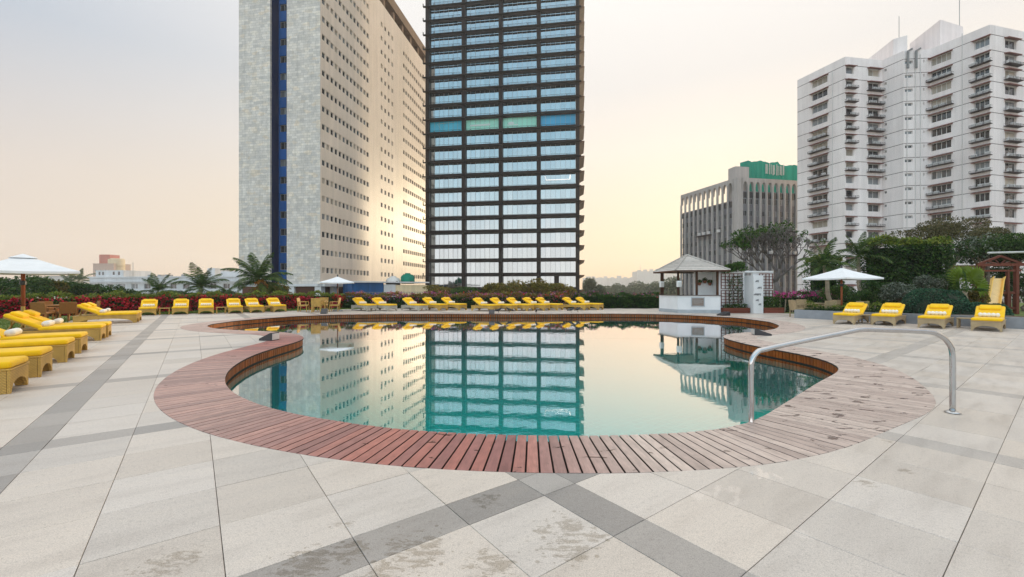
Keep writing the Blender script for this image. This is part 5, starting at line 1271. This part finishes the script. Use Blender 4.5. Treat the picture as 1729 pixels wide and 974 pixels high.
def bush(name, label, cat, c, r, n, size, mat, group=None, lumps=14, lr=.42, base=0.0, tr=True, extra=None, core=None):
    t = thing(name, label, cat, (c[0], c[1], base), 0, group)
    if tr:
        pts = trunk(t, (c[0], c[1], base), (c[0], c[1], c[2]), max(.04, r[0] * .06), max(.02, r[0] * .03), M['bark'])
        mb = MB()
        for k in range(5): a = random.uniform(0, 6.28); mb.tube([(c[0], c[1], base + (c[2] - base) * .6), (c[0] + r[0] * .4 * math.cos(a), c[1] + r[1] * .4 * math.sin(a), c[2]), (c[0] + r[0] * .7 * math.cos(a), c[1] + r[1] * .7 * math.sin(a), c[2] + r[2] * .35)], [r[0] * .03, r[0] * .02, r[0] * .006], 5)
        mb.build('branches', M['bark'], t, True, world=True)
    P, N = lump_pts(c, r, n, lumps, lr); quads_obj('foliage', leaf_quads(P, size, N, .8), M[mat], t, True)
    if core:
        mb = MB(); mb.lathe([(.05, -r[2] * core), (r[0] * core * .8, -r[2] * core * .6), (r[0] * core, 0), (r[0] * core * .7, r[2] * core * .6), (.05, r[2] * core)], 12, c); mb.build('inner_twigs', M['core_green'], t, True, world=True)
    if extra: P, N = lump_pts(c, [q * 1.02 for q in r], extra[1], lumps, lr); quads_obj('flowers', leaf_quads(P, extra[2], N, .6, .9), M[extra[0]], t, True)
    return t
def hedge(name, label, path, w, h, n, size, mats, flowers=None, core='core_green', z0=0.0, topmat=None):
    """clipped hedge along a path of ground points"""
    P = [Vector((*p, 0)) for p in path]; mid = P[len(P) // 2]; t = thing(name, label, 'hedge', (mid.x, mid.y, z0)); ls = [(b - a).length for a, b in zip(P, P[1:])]; T = sum(ls); mb = MB()
    allp, alln, s_all = [], [], 0
    for (a, b), l in zip(zip(P, P[1:]), ls):
        d = (b - a).normalized(); nn = Vector((d.y, -d.x, 0)); m = int(n * l / T)
        q = [a - nn * (w / 2 - .14), b - nn * (w / 2 - .14), b + nn * (w / 2 - .14), a + nn * (w / 2 - .14)]
        mb.hexa([(p.x, p.y, z) for z in (z0, z0 + h - .16) for p in q])
        u = rng.random(m) * l; f = rng.choice(3, m, p=[.45, .15, .40]); k = rng.random(m); off = np.where(f == 0, w / 2, np.where(f == 1, -w / 2, (k - .5) * w)); z = np.where(f == 2, h, k * h)
        wob = .10 * np.sin(u * 2.3 + a.x) + .07 * np.sin(u * 5.1) + .05 * np.sin(u * 11.3)
        off = off + np.where(f == 2, 0, np.sign(off) * (rng.normal(size=m) * .05 + wob * .6)); z = z + np.where(f == 2, rng.normal(size=m) * .05 + wob, 0)
        p = np.array(a)[None] + np.array(d)[None] * u[:, None] + np.array(nn)[None] * off[:, None]; p[:, 2] = z0 + np.maximum(z, .04)
        nr = np.where((f == 2)[:, None], [[0, 0, 1]], np.array(nn)[None] * np.where(f == 1, -1, 1)[:, None]); allp.append(p); alln.append(nr)
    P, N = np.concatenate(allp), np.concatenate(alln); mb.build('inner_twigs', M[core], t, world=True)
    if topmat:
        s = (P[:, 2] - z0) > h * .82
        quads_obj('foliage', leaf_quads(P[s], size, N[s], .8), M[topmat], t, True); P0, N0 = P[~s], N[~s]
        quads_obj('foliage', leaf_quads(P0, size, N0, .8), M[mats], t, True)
    else: quads_obj('foliage', leaf_quads(P, size, N, .8), M[mats], t, True)
    for fm, fn, fs, zlo, zhi in (flowers or []):
        zz = (P[:, 2] - z0) / h; cand = np.where((zz >= zlo) & (zz <= zhi))[0]
        if len(cand) == 0: continue
        cen = P[rng.choice(cand, max(3, fn // 14))]; q = cen[rng.integers(0, len(cen), fn)] + rng.normal(size=(fn, 3)) * np.array([.13, .13, .07]); ni = rng.choice(cand, fn)
        q = q + N[ni] * .05
        quads_obj('flowers', leaf_quads(q, fs, N[ni], .8, .95), M[fm], t, True)
    return t
# flower hedges behind the loungers
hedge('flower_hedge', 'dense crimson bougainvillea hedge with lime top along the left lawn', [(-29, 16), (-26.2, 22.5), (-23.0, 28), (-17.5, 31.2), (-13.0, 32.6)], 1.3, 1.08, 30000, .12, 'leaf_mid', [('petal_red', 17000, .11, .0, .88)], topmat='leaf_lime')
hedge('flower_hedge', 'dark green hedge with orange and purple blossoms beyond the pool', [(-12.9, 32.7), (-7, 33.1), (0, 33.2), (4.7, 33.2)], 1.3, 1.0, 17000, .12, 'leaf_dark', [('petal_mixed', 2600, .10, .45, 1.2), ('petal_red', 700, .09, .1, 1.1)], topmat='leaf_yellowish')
hedge('flower_hedge', 'dark green hedge with pink topped crown left of the pool bar', [(4.8, 33.2), (8.5, 33.2), (11.6, 33.2)], 1.2, 1.0, 9000, .11, 'leaf_dark', [('petal_mixed', 420, .09, .9, 1.3)])
hedge('flower_hedge', 'pink bougainvillea hedge behind the right dining set', [(17.2, 27.6), (19.4, 26.6), (21.5, 25.6)], .8, 1.08, 4200, .11, 'leaf_mid', [('petal_pink', 900, .11, .85, 1.2)])
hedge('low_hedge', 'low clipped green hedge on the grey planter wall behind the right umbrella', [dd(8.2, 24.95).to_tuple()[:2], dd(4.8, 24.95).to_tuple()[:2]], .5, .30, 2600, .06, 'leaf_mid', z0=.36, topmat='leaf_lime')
# ---------- palms
def frond_mesh(name, L, e0, bend, n, wl, mat, hang=.35):
    """a leaf that leaves the crown at the angle e0 and bends over by bend towards its tip"""
    mb = MB(); pts = [Vector((0, 0, 0))]; m = 14
    for i in range(m): a = R(e0 - bend * (i / m) ** 1.3); pts.append(pts[-1] + Vector((math.cos(a), 0, math.sin(a))) * L / m)
    mb.tube(pts, [.032 * L / 2.5 * (1 - .85 * i / m) for i in range(m + 1)], 4); vs, fs = mb.v, mb.f
    for i in range(n):
        f = .10 + .9 * i / (n - 1); x = min(f * m, m - .001); a = pts[int(x)]; b = pts[int(x) + 1]; p = a.lerp(b, x - int(x)); d = (b - a).normalized()
        l = wl * (math.sin(math.pi * min(1, f * .84 + .14)) ** .6) * random.uniform(.85, 1.1)
        for s in (-1, 1):
            dv = (d * .8 + Vector((0, s, 0)) * .8 + Vector((0, 0, -1)) * random.uniform(hang * .5, hang * 1.5)).normalized(); w = d * (wl * .05)
            mm = p + dv * l * .55; e = p + dv * l + Vector((0, 0, -l * .22)); k = len(vs)
            vs += [tuple(p - w * .6), tuple(mm - w), tuple(e), tuple(mm + w), tuple(p + w * .6)]; fs.append([k, k + 1, k + 3, k + 4]); fs.append([k + 1, k + 2, k + 3])
    me = bpy.data.meshes.new('frond'); me.from_pydata(vs, [], fs); me.materials.append(mat); return me
def palm(label, base, top, L, nf, mat='palm_leaf', nuts=False, group=None, r=.16, wl=None, upr=(.15, 1.25), droopr=(.25, .6)):
    t = thing('palm_tree', label, 'palm tree', base, 0, group); trunk(t, base, top, r * 1.25, r * .8, M['trunk_pale'], .06)
    ms = [frond_mesh('frond', L, e, bd, 34, wl or L * .26, M[mat]) for e, bd in ((80, 35), (62, 55), (42, 70), (20, 70), (-5, 55))]
    for k in range(nf):
        f = (k + .5) / nf; m = ms[min(4, int(f * 5.2))]
        o = link('frond', m, t); o.matrix_parent_inverse = ROOT[t].inverted(); o.location = top; s = random.uniform(.85, 1.1); o.scale = (s, s, s)
        o.rotation_euler = (random.uniform(-.12, .12), random.uniform(-.12, .12), k * 2.399 + random.uniform(-.25, .25))
    if nuts:
        P, N = ellipsoid_pts((top[0] + .35, top[1] - .3, top[2] - .55), (.55, .4, .65), 260, .2); quads_obj('dry_husks', leaf_quads(P, .3, N, .8, .4, .5), M['husk_orange'], t, True)
    return t
def PA(px, py, y): return A(px, py, y).to_tuple()
p = PA(437, 474, 36); palm('large coconut palm with orange husks in front of the stone tower', (p[0] + .3, 36.4, -9), p, 2.75, 22, nuts=True, r=.2)
p = PA(339, 487, 40); palm('mid sized palm in front of the long white apartment block', (p[0] - .3, 40, -9), p, 2.55, 15, upr=(.4, 1.2))
p = PA(267, 493, 40); palm('short palm peeping over the red hedge before the white apartment block', (p[0], 40, -9), p, 2.2, 13)
p = PA(54, 487, 48); palm('thin palm behind the pole of the left umbrella', (p[0], 48, -9), p, 1.9, 10)
p = PA(133, 474, 130); palm('distant coconut palm left of the white apartment block', (p[0], 130, -9), p, 4.6, 12)
p = PA(118, 477, 135); palm('distant coconut palm in front of the hazy blocks', (p[0], 135, -9), p, 4.2, 12)
p = PA(1391, 448, 23.5); palm('dark arching palm just left of the right umbrella', (A(1403, 500, 23.5).x, 23.5, .3), p, 1.55, 16, r=.10)
p = PA(1450, 434, 26); palm('tall feathery palm between the right umbrella and the clipped tall hedge', (A(1452, 500, 26).x, 26, .3), p, 1.75, 15, r=.11)
# fan palm
fp = thing('fan_palm', 'bright green fan palm between the round bush and the yellow slide', 'palm tree', (A(1628, 0, 21).x, 21, .2)); cx_, cz_ = A(1630, 492, 21).x, A(1630, 492, 21).z
trunk(fp, (cx_ - .05, 21, .2), (cx_, 21, cz_), .13, .10, M['trunk_pale'], .03)
def fan_mesh(r, mat):
    vs, fs = [(0, 0, 0)], []; n = 30; a0, a1 = R(-118), R(118)
    for i in range(n + 1):
        a = a0 + (a1 - a0) * i / n; z = (.05 if i % 2 else -.03) * r; vs.append((r * .72 * math.cos(a), r * .72 * math.sin(a), z + .03 * r))
    for i in range(n): fs.append([0, i + 1, i + 2])
    for i in range(n):
        a = a0 + (a1 - a0) * (i + .5) / n; k = len(vs); rr = r * random.uniform(.92, 1.05); vs.append((rr * math.cos(a), rr * math.sin(a), -.10 * r)); fs.append([i + 1, k, i + 2])
    me = bpy.data.meshes.new('fan_leaf'); me.from_pydata(vs, [], fs); me.materials.append(mat); return me
fms = [fan_mesh(.72, M['palm_lime']), fan_mesh(.66, M['palm_lime']), fan_mesh(.6, M['palm_leaf'])]
for k, (px, py, y, rx, ry, rz, m) in enumerate(((1612, 466, 20.7, 75, -20, 150, 1), (1630, 472, 20.4, 70, 10, 95, 2), (1648, 466, 20.8, 78, -10, 60, 0), (1641, 462, 21.2, 65, 15, 100, 0), (1622, 462, 21.2, 70, 5, 120, 0), (1606, 482, 20.8, 60, 0, 170, 2), (1659, 480, 21, 60, 0, 20, 1), (1616, 490, 20.6, 40, 0, 200, 2), (1648, 492, 20.6, 40, 0, 340, 2))):
    q = A(1630 + (px - 1630) * .62, 484 + (py - 484) * .72, y); c_ = Vector((cx_, 21, cz_)); mb = MB(); o = link('fan_leaf', fms[m], fp); o.matrix_parent_inverse = ROOT[fp].inverted(); o.location = q
    d = (q - c_).normalized(); nrm = Vector((random.uniform(-.4, .4), -1, .35)); x = d; z = (nrm - x * nrm.dot(x)).normalized(); y_ = z.cross(x); o.rotation_euler = Matrix((x, y_, z)).transposed().to_euler()
    mb.tube([c_, c_.lerp(q, .6) + Vector((0, 0, -.03)), q], .014, 5); mb.build('leaf_stalk', M['palm_lime'], fp, True, world=True)
# ---------- right hand garden
def box_foliage(label, pl, pr, depth, z0, z1, n, size, mat, top, name='tall_hedge', cat='hedge'):
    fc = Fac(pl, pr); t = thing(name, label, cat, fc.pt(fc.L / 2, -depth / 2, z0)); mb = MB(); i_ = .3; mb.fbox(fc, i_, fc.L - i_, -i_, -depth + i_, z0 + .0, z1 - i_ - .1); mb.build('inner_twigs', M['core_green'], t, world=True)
    m = n; f = rng.choice(4, m, p=[.52, .28, .10, .10]); a, b, c = rng.random(m), rng.random(m), rng.normal(size=m) * .09
    u = np.where(f == 2, c, np.where(f == 3, fc.L + c, a * fc.L)); nn = np.where(f == 0, c, -b * depth); z = np.where(f == 1, z1 + c, z0 + b * (z1 - z0)); 
    z = np.where((f != 1), z0 + rng.random(m) * (z1 - z0), z); w = .13 * np.sin(u * 1.9) + .10 * np.sin(u * 4.7 + z) + .12 * np.sin(z * 3.1 + u); nn = np.where(f == 0, nn + w * .9, nn); z = np.where(f == 1, z + w * .6, z)
    nn = np.where(f == 0, nn - np.maximum(0, z - z1 + .9) ** 2 * .35, nn)
    o, U, Nn = np.array(fc.o), np.array(fc.U), np.array(fc.N); P = o + U * u[:, None] + Nn * nn[:, None]; P[:, 2] = z
    N = np.where((f == 1)[:, None], [[0, 0, 1]], np.where((f == 0)[:, None], Nn[None], np.where((f == 2)[:, None], -U[None], U[None])))
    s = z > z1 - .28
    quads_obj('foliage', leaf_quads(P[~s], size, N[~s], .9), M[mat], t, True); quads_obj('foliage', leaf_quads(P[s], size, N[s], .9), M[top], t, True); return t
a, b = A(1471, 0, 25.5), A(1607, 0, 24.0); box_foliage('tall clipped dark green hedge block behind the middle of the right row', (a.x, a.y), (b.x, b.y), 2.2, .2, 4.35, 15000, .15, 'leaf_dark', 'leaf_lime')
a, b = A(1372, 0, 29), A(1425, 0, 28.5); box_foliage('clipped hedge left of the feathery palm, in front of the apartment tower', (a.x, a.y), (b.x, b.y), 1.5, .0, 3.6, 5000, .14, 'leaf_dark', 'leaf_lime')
def dome(label, c, r, n, size, mat, name='round_bush'):
    t = thing(name, label, 'bush', (c[0], c[1], c[2])); P, N = ellipsoid_pts(c, r, n * 2, .93); k = P[:, 2] > c[2]; P, N = P[k], N[k]
    P += N * (.06 * np.sin(P[:, :1] * 5) + .05 * np.sin(P[:, 1:2] * 7 + P[:, 2:] * 4)); quads_obj('foliage', leaf_quads(P, size, N, .8), M[mat], t, True)
    mb = MB(); mb.lathe([(r[0] * .93 * math.cos(q), r[2] * .93 * math.sin(q)) for q in np.linspace(0, 1.5, 9)], 20); o = mb.build('inner_twigs', M['core_green'], t, True); o.scale = (1, r[1] / r[0], 1); return t
p = A(1578, 0, 19.6); dome('big rounded dark green bush behind the third lounger of the right row', (p.x, p.y, .30), (1.42, 1.1, 1.22), 7000, .085, 'leaf_blue')
p = A(1648, 0, 19.0); dome('low spreading dark green bush beside the big rounded bush', (p.x, p.y, .25), (1.35, .9, .62), 5200, .08, 'leaf_blue')
p = A(1517, 500, 22); bush('shrub', 'pale variegated shrub in front of the tall clipped hedge', 'shrub', (p.x, 22, 1.15), (.85, .7, .65), 3400, .10, 'leaf_grey', base=.3)
p = A(1567, 478, 22.6); bush('shrub', 'pinkish grey shrub peeking above the big rounded bush', 'shrub', (p.x, 22.6, 1.7), (.8, .6, .5), 2000, .10, 'leaf_grey', base=.3)
for px, py, y, rx, rz, mt, lb in ((1478, 496, 24, .9, .9, 'leaf_dark', 'dark shrub in the shade left of the pale variegated shrub'), (1415, 500, 24.5, 1.0, .75, 'leaf_mid', 'green shrub under the arching palm behind the right umbrella'), (1452, 508, 23, .9, .6, 'leaf_dark', 'dark shrub behind the umbrella pole on the right'), (1596, 486, 23, .9, .8, 'leaf_dark', 'dark shrub between the rounded bush and the fan palm'), (1648, 505, 21.5, .7, .45, 'leaf_yellowish', 'yellowish ground shrub at the foot of the fan palm'), (1380, 507, 27, 1.0, .6, 'leaf_grey', 'pale shrub behind the right dining set')):
    p = A(px, py, y); bush('shrub', lb, 'shrub', (p.x, y, max(.6, p.z)), (rx, rx * .8, rz), 2600, .10, mt, 'shrubs in the right garden', base=.1)
p = A(1605, 402, 36); bush('tree', 'broad olive brown tree crown above the tall clipped hedge', 'tree', (p.x, 36, p.z - .2), (4.4, 3, 1.9), 13000, .17, 'leaf_dry', lumps=26, lr=.3)
p = A(1668, 425, 29); bush('tree', 'dark grey green vine covered tree above the fan palm', 'tree', (p.x, 29, p.z - .1), (2.5, 2, 1.35), 9000, .14, 'leaf_dark', lumps=22, lr=.36, extra=('leaf_grey', 1800, .12))
p = A(1730, 422, 28); bush('tree', 'vine mass at the right picture edge above the play frame', 'tree', (p.x, 28.5, p.z), (2.2, 1.6, 1.2), 6500, .14, 'leaf_mid', lumps=18, lr=.36)
p = A(1745, 480, 27.5); bush('shrub', 'dark shrub at the right picture edge behind the play frame', 'shrub', (p.x, 28, 1.6), (1.5, 1.0, 1.3), 3800, .12, 'leaf_dark')
p = A(1690, 490, 29.5); bush('shrub', 'dark shrub behind the red brown play frame', 'shrub', (p.x, 29.5, 1.5), (2.2, 1.0, 1.6), 4500, .13, 'leaf_dark')
# ---------- frangipani with bare forking limbs
def frangipani(label, base, first, spread, depth, L0, r0, leafy, seed):
    rr = random.Random(seed); t = thing('frangipani_tree', label, 'tree', base); mb = MB(); tips = []; b = Vector(base)
    def grow(p, d, L, r, k):
        e = p + d * L; m = p.lerp(e, .5) + Vector((rr.uniform(-.1, .1), rr.uniform(-.1, .1), rr.uniform(-.06, .06))) * L; mb.tube([p, m, e], [r, r * .88, r * .74], 6)
        if k == 0: tips.append((e, d)); return
        ax = rr.uniform(0, 6.28)
        for i in range(3 if (k in (2, 4) or rr.random() < .30) else 2):
            a = ax + i * 2.2 + rr.uniform(-.5, .5); q = Vector((math.cos(a) * .85, math.sin(a) * .6, rr.uniform(-.15, .28)))
            nd_ = (d * .75 + q * spread + Vector((0, 0, .20))).normalized(); grow(e, nd_, L * rr.uniform(.68, .90), r * .70, k - 1)
    f = Vector(first); mt = MB(); mt.tube([b, b.lerp(f, .5) + Vector((.08, 0, .05)), f], [r0 * 1.25, r0 * 1.08, r0], 9); mt.build('trunk', M['bark_grey'], t, True, world=True)
    for d in ((-.75, .1, .62), (.15, -.2, .95), (.70, .15, .60), (.4, .5, .7)): grow(f, Vector(d).normalized(), L0, r0 * .7, depth)
    mb.build('limbs', M['bark_grey'], t, True, world=True); P, N = [], []
    for e, d in tips:
        pr = leafy(e)
        if rr.random() < pr:
            n = rr.randint(10, 18); q = rng.normal(size=(n, 3)) * .11 + np.array(e) + np.array(d) * .05; P.append(q); N.append(np.tile(np.array(d), (n, 1)) * .5 + rng.normal(size=(n, 3)) * .6)
    quads_obj('leaves', leaf_quads(np.concatenate(P), .25, np.concatenate(N), .5, .36), M['leaf_mid'], t, True); return t
b_ = A(1318, 515, 31); f_ = A(1312, 476, 31)
frangipani('spreading frangipani tree with bare forked limbs behind the white garden wall', (b_.x, 31, .0), (f_.x - .1, 31, f_.z), .56, 6, 1.02, .17, lambda e: .42 if e.x < 18 else .13 if e.x < 20.5 else .04, 4)
# climber over the trellis and the little wall plants
cl_ = thing('climber', 'green climber spilling over the trellis beside the pool bar roof', 'climbing plant', wf.pt(wf.u(1235), .2, .3))
mb = MB()
for k in range(7): u = wf.u(1222 + k * 5); mb.tube([wf.pt(u, .3, .28), wf.pt(u + random.uniform(-.2, .2), .16, 1.2), wf.pt(u + random.uniform(-.3, .3), .14, 2.4)], [.018, .014, .008], 5)
mb.build('stems', M['bark_grey'], cl_, True, world=True)
def wall_leaves(px0, px1, z0, z1, n, size, mat, par, nm='foliage', n0=.06, n1=.25):
    u = rng.uniform(wf.u(px0), wf.u(px1), n); z = rng.uniform(z0, z1, n); nn = rng.uniform(n0, n1, n); P = np.array(wf.o) + np.array(wf.U) * u[:, None] + np.array(wf.N) * nn[:, None]; P[:, 2] = z
    return quads_obj(nm, leaf_quads(P, size, np.tile(np.array(wf.N), (n, 1)), 1.0), M[mat], par, True)
wall_leaves(1226, 1252, .5, 2.3, 520, .10, 'leaf_dark', cl_); c_ = wf.pt(wf.u(1240), .1, 2.72); P, N = lump_pts(c_, (.95, .45, .38), 1900, 14, .4); quads_obj('foliage', leaf_quads(P, .13, N, .8), M['leaf_mid'], cl_, True)
for px0, px1, h, lb in ((1216, 1254, .55, 'low leafy plants in the long planter box below the climber'), (1282, 1309, 1.0, 'leafy bush in the short planter box right of the white pier')):
    t = thing('planter_plant', lb, 'plant', wf.pt(wf.u((px0 + px1) / 2), .36, .29)); wall_leaves(px0, px1, .28, h, 420 if h < .8 else 900, .11, 'leaf_dark' if h < .8 else 'leaf_mid', t, n0=.2, n1=.56)
    mb = MB()
    for k in range(6): u = wf.u(px0 + (px1 - px0) * (k + .5) / 6); mb.tube([wf.pt(u, .36, .25), wf.pt(u, .36 + random.uniform(-.1, .1), h * .9)], .008, 4)
    mb.build('stems', M['bark'], t, world=True)
for k, (px, py) in enumerate(((1181, 476), (1190, 472.5), (1198.5, 476))):
    p = A(px, py, 26.9); lb = ('left', 'middle, highest', 'right, fullest')[k] + ' hanging pot on the white wall inside the pool bar'
    t = thing('hanging_pot', lb, 'flower pot', (p.x, 26.90, p.z - .12), 0, 'hanging pots inside the bar'); mb = MB(); mb.lathe([(.06, -.1), (.11, 0), (.12, .08), (.115, .085)], 12); mb.build('pot', M['clay'], t, True)
    P, N = ellipsoid_pts((0, 0, .14), (.17, .13, .13), 130, .3); quads_obj('foliage', leaf_quads(P, .09, N, .9), M['leaf_dark' if k == 1 else 'leaf_mid'], t)
    mb = MB(); mb.bar((0, .12, .02), (0, .0, .02), .02); mb.build('bracket', M['black_metal'], t)
# stakes beside the pink hedge
for k, (px, lb) in enumerate(((1317, 'wooden stake nearest the garden wall on the right lawn'), (1325, 'second wooden stake from the garden wall on the right lawn'), (1338, 'wooden stake nearest the right dining set'))):
    p = A(px, 0, 26.3); o = MB(); o.bar((0, 0, -.02), (random.uniform(-.08, .08), 0, .82), .05); s = o.build('stake', M['trunk_pale'], None, loc=(p.x, 26.3, 0)); tag(s, lb, 'stake', 'wooden stakes on the right lawn')
# ---------- green belt below the terrace, left and middle
belt = [(-8, 492, 30, 1.6, .9, 'leaf_dark', 'dark shrub at the far left edge behind the red hedge'), (22, 488, 33, 1.7, 1.0, 'leaf_dark', 'dark broad shrub left of the umbrella pole behind the red hedge'), (62, 488, 36, 1.7, 1.05, 'leaf_mid', 'mid green shrub right of the umbrella pole behind the red hedge'), (90, 490, 37, 1.5, .9, 'leaf_yellowish', 'yellowish shrub behind the red hedge at left'), (118, 491, 38, 1.5, .85, 'leaf_mid', 'bright green shrub below the hazy blocks behind the red hedge'), (146, 493, 38, 1.6, .8, 'leaf_dark', 'dark green shrub below the left end of the white apartment block'),
        (176, 494, 40, 1.7, .75, 'leaf_mid', 'green shrub below the roof house of the white apartment block'), (208, 500, 40, 1.5, .6, 'leaf_dark', 'low dark shrub left of the short palm'), (304, 502, 42, 1.6, .6, 'leaf_dark', 'low dark shrub between the short palm and the mid sized palm'), (380, 501, 44, 1.9, .7, 'leaf_dark', 'low dark shrub between the two larger palms'), (462, 492, 40, 1.9, .75, 'leaf_yellowish', 'yellowish shrub right of the big coconut palm'), (745, 493, 56, 2.9, .85, 'leaf_yellowish', 'olive shrub at the left foot of the dark glass tower'), (790, 495, 54, 2.2, .7, 'leaf_dark', 'dark low shrub at the foot of the dark glass tower'),
        (838, 490, 54, 2.4, 1.0, 'leaf_yellowish', 'orange olive shrub at the middle foot of the dark glass tower'), (875, 489, 54, 2.4, 1.1, 'leaf_yellowish', 'golden shrub right of the middle foot of the dark glass tower'), (912, 488, 54, 2.5, 1.2, 'leaf_yellowish', 'tall golden shrub below the last bay of the dark glass tower'), (945, 491, 54, 2.2, .9, 'leaf_yellowish', 'golden brown shrub at the right foot of the dark glass tower')]
for px, py, y, rx, rz, mt, lb in belt:
    p = A(px, py, y); bush('shrub', lb, 'shrub', (p.x, y, p.z), (rx, rx * .8, rz), 2600, .17 if y < 45 else .24, mt, 'shrubs behind the flower hedges', base=-9, lumps=13)
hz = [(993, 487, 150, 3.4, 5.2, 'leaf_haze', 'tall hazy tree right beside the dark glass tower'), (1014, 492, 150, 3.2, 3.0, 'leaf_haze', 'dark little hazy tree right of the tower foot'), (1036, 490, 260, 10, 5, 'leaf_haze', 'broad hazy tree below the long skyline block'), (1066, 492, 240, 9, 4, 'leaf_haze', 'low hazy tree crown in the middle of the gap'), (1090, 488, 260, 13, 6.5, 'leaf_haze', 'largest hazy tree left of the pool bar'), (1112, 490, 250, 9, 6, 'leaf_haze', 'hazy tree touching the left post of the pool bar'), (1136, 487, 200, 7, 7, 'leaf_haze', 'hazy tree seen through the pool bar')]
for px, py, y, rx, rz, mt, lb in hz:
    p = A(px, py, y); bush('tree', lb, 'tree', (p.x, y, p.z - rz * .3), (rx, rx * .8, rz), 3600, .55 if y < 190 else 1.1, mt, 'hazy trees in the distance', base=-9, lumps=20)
rngp = random.Random(3)
wd = []
for k in range(170):
    y = rngp.uniform(150, 600); x = rngp.uniform(-.85, .45) * y; r = rngp.uniform(4, 9); P, N = ellipsoid_pts((x, y, -9 + r * .5), (r, r, r * rngp.uniform(.5, .75)), 160, .7); wd.append(leaf_quads(P, 1.6, N, .8))
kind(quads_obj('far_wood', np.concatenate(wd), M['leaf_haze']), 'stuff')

# ------------------------------------------------------------------ haze
hb = MB(); hb.hexa([(x, y, z) for z in (-10.5, 95) for x, y in ((-900, -60), (900, -60), (900, 1320), (-900, 1320))])
m, nt_, bs, out = newmat('haze'); nt_.nodes.remove(bs)
vol = nd(nt_, 'ShaderNodeVolumePrincipled', i_Color=(.95, .93, .92, 1), i_Density=.0004, i_Anisotropy=.25); nt_.links.new(vol.outputs[0], out.inputs['Volume'])
hz_ = kind(hb.build('haze', m), 'stuff')
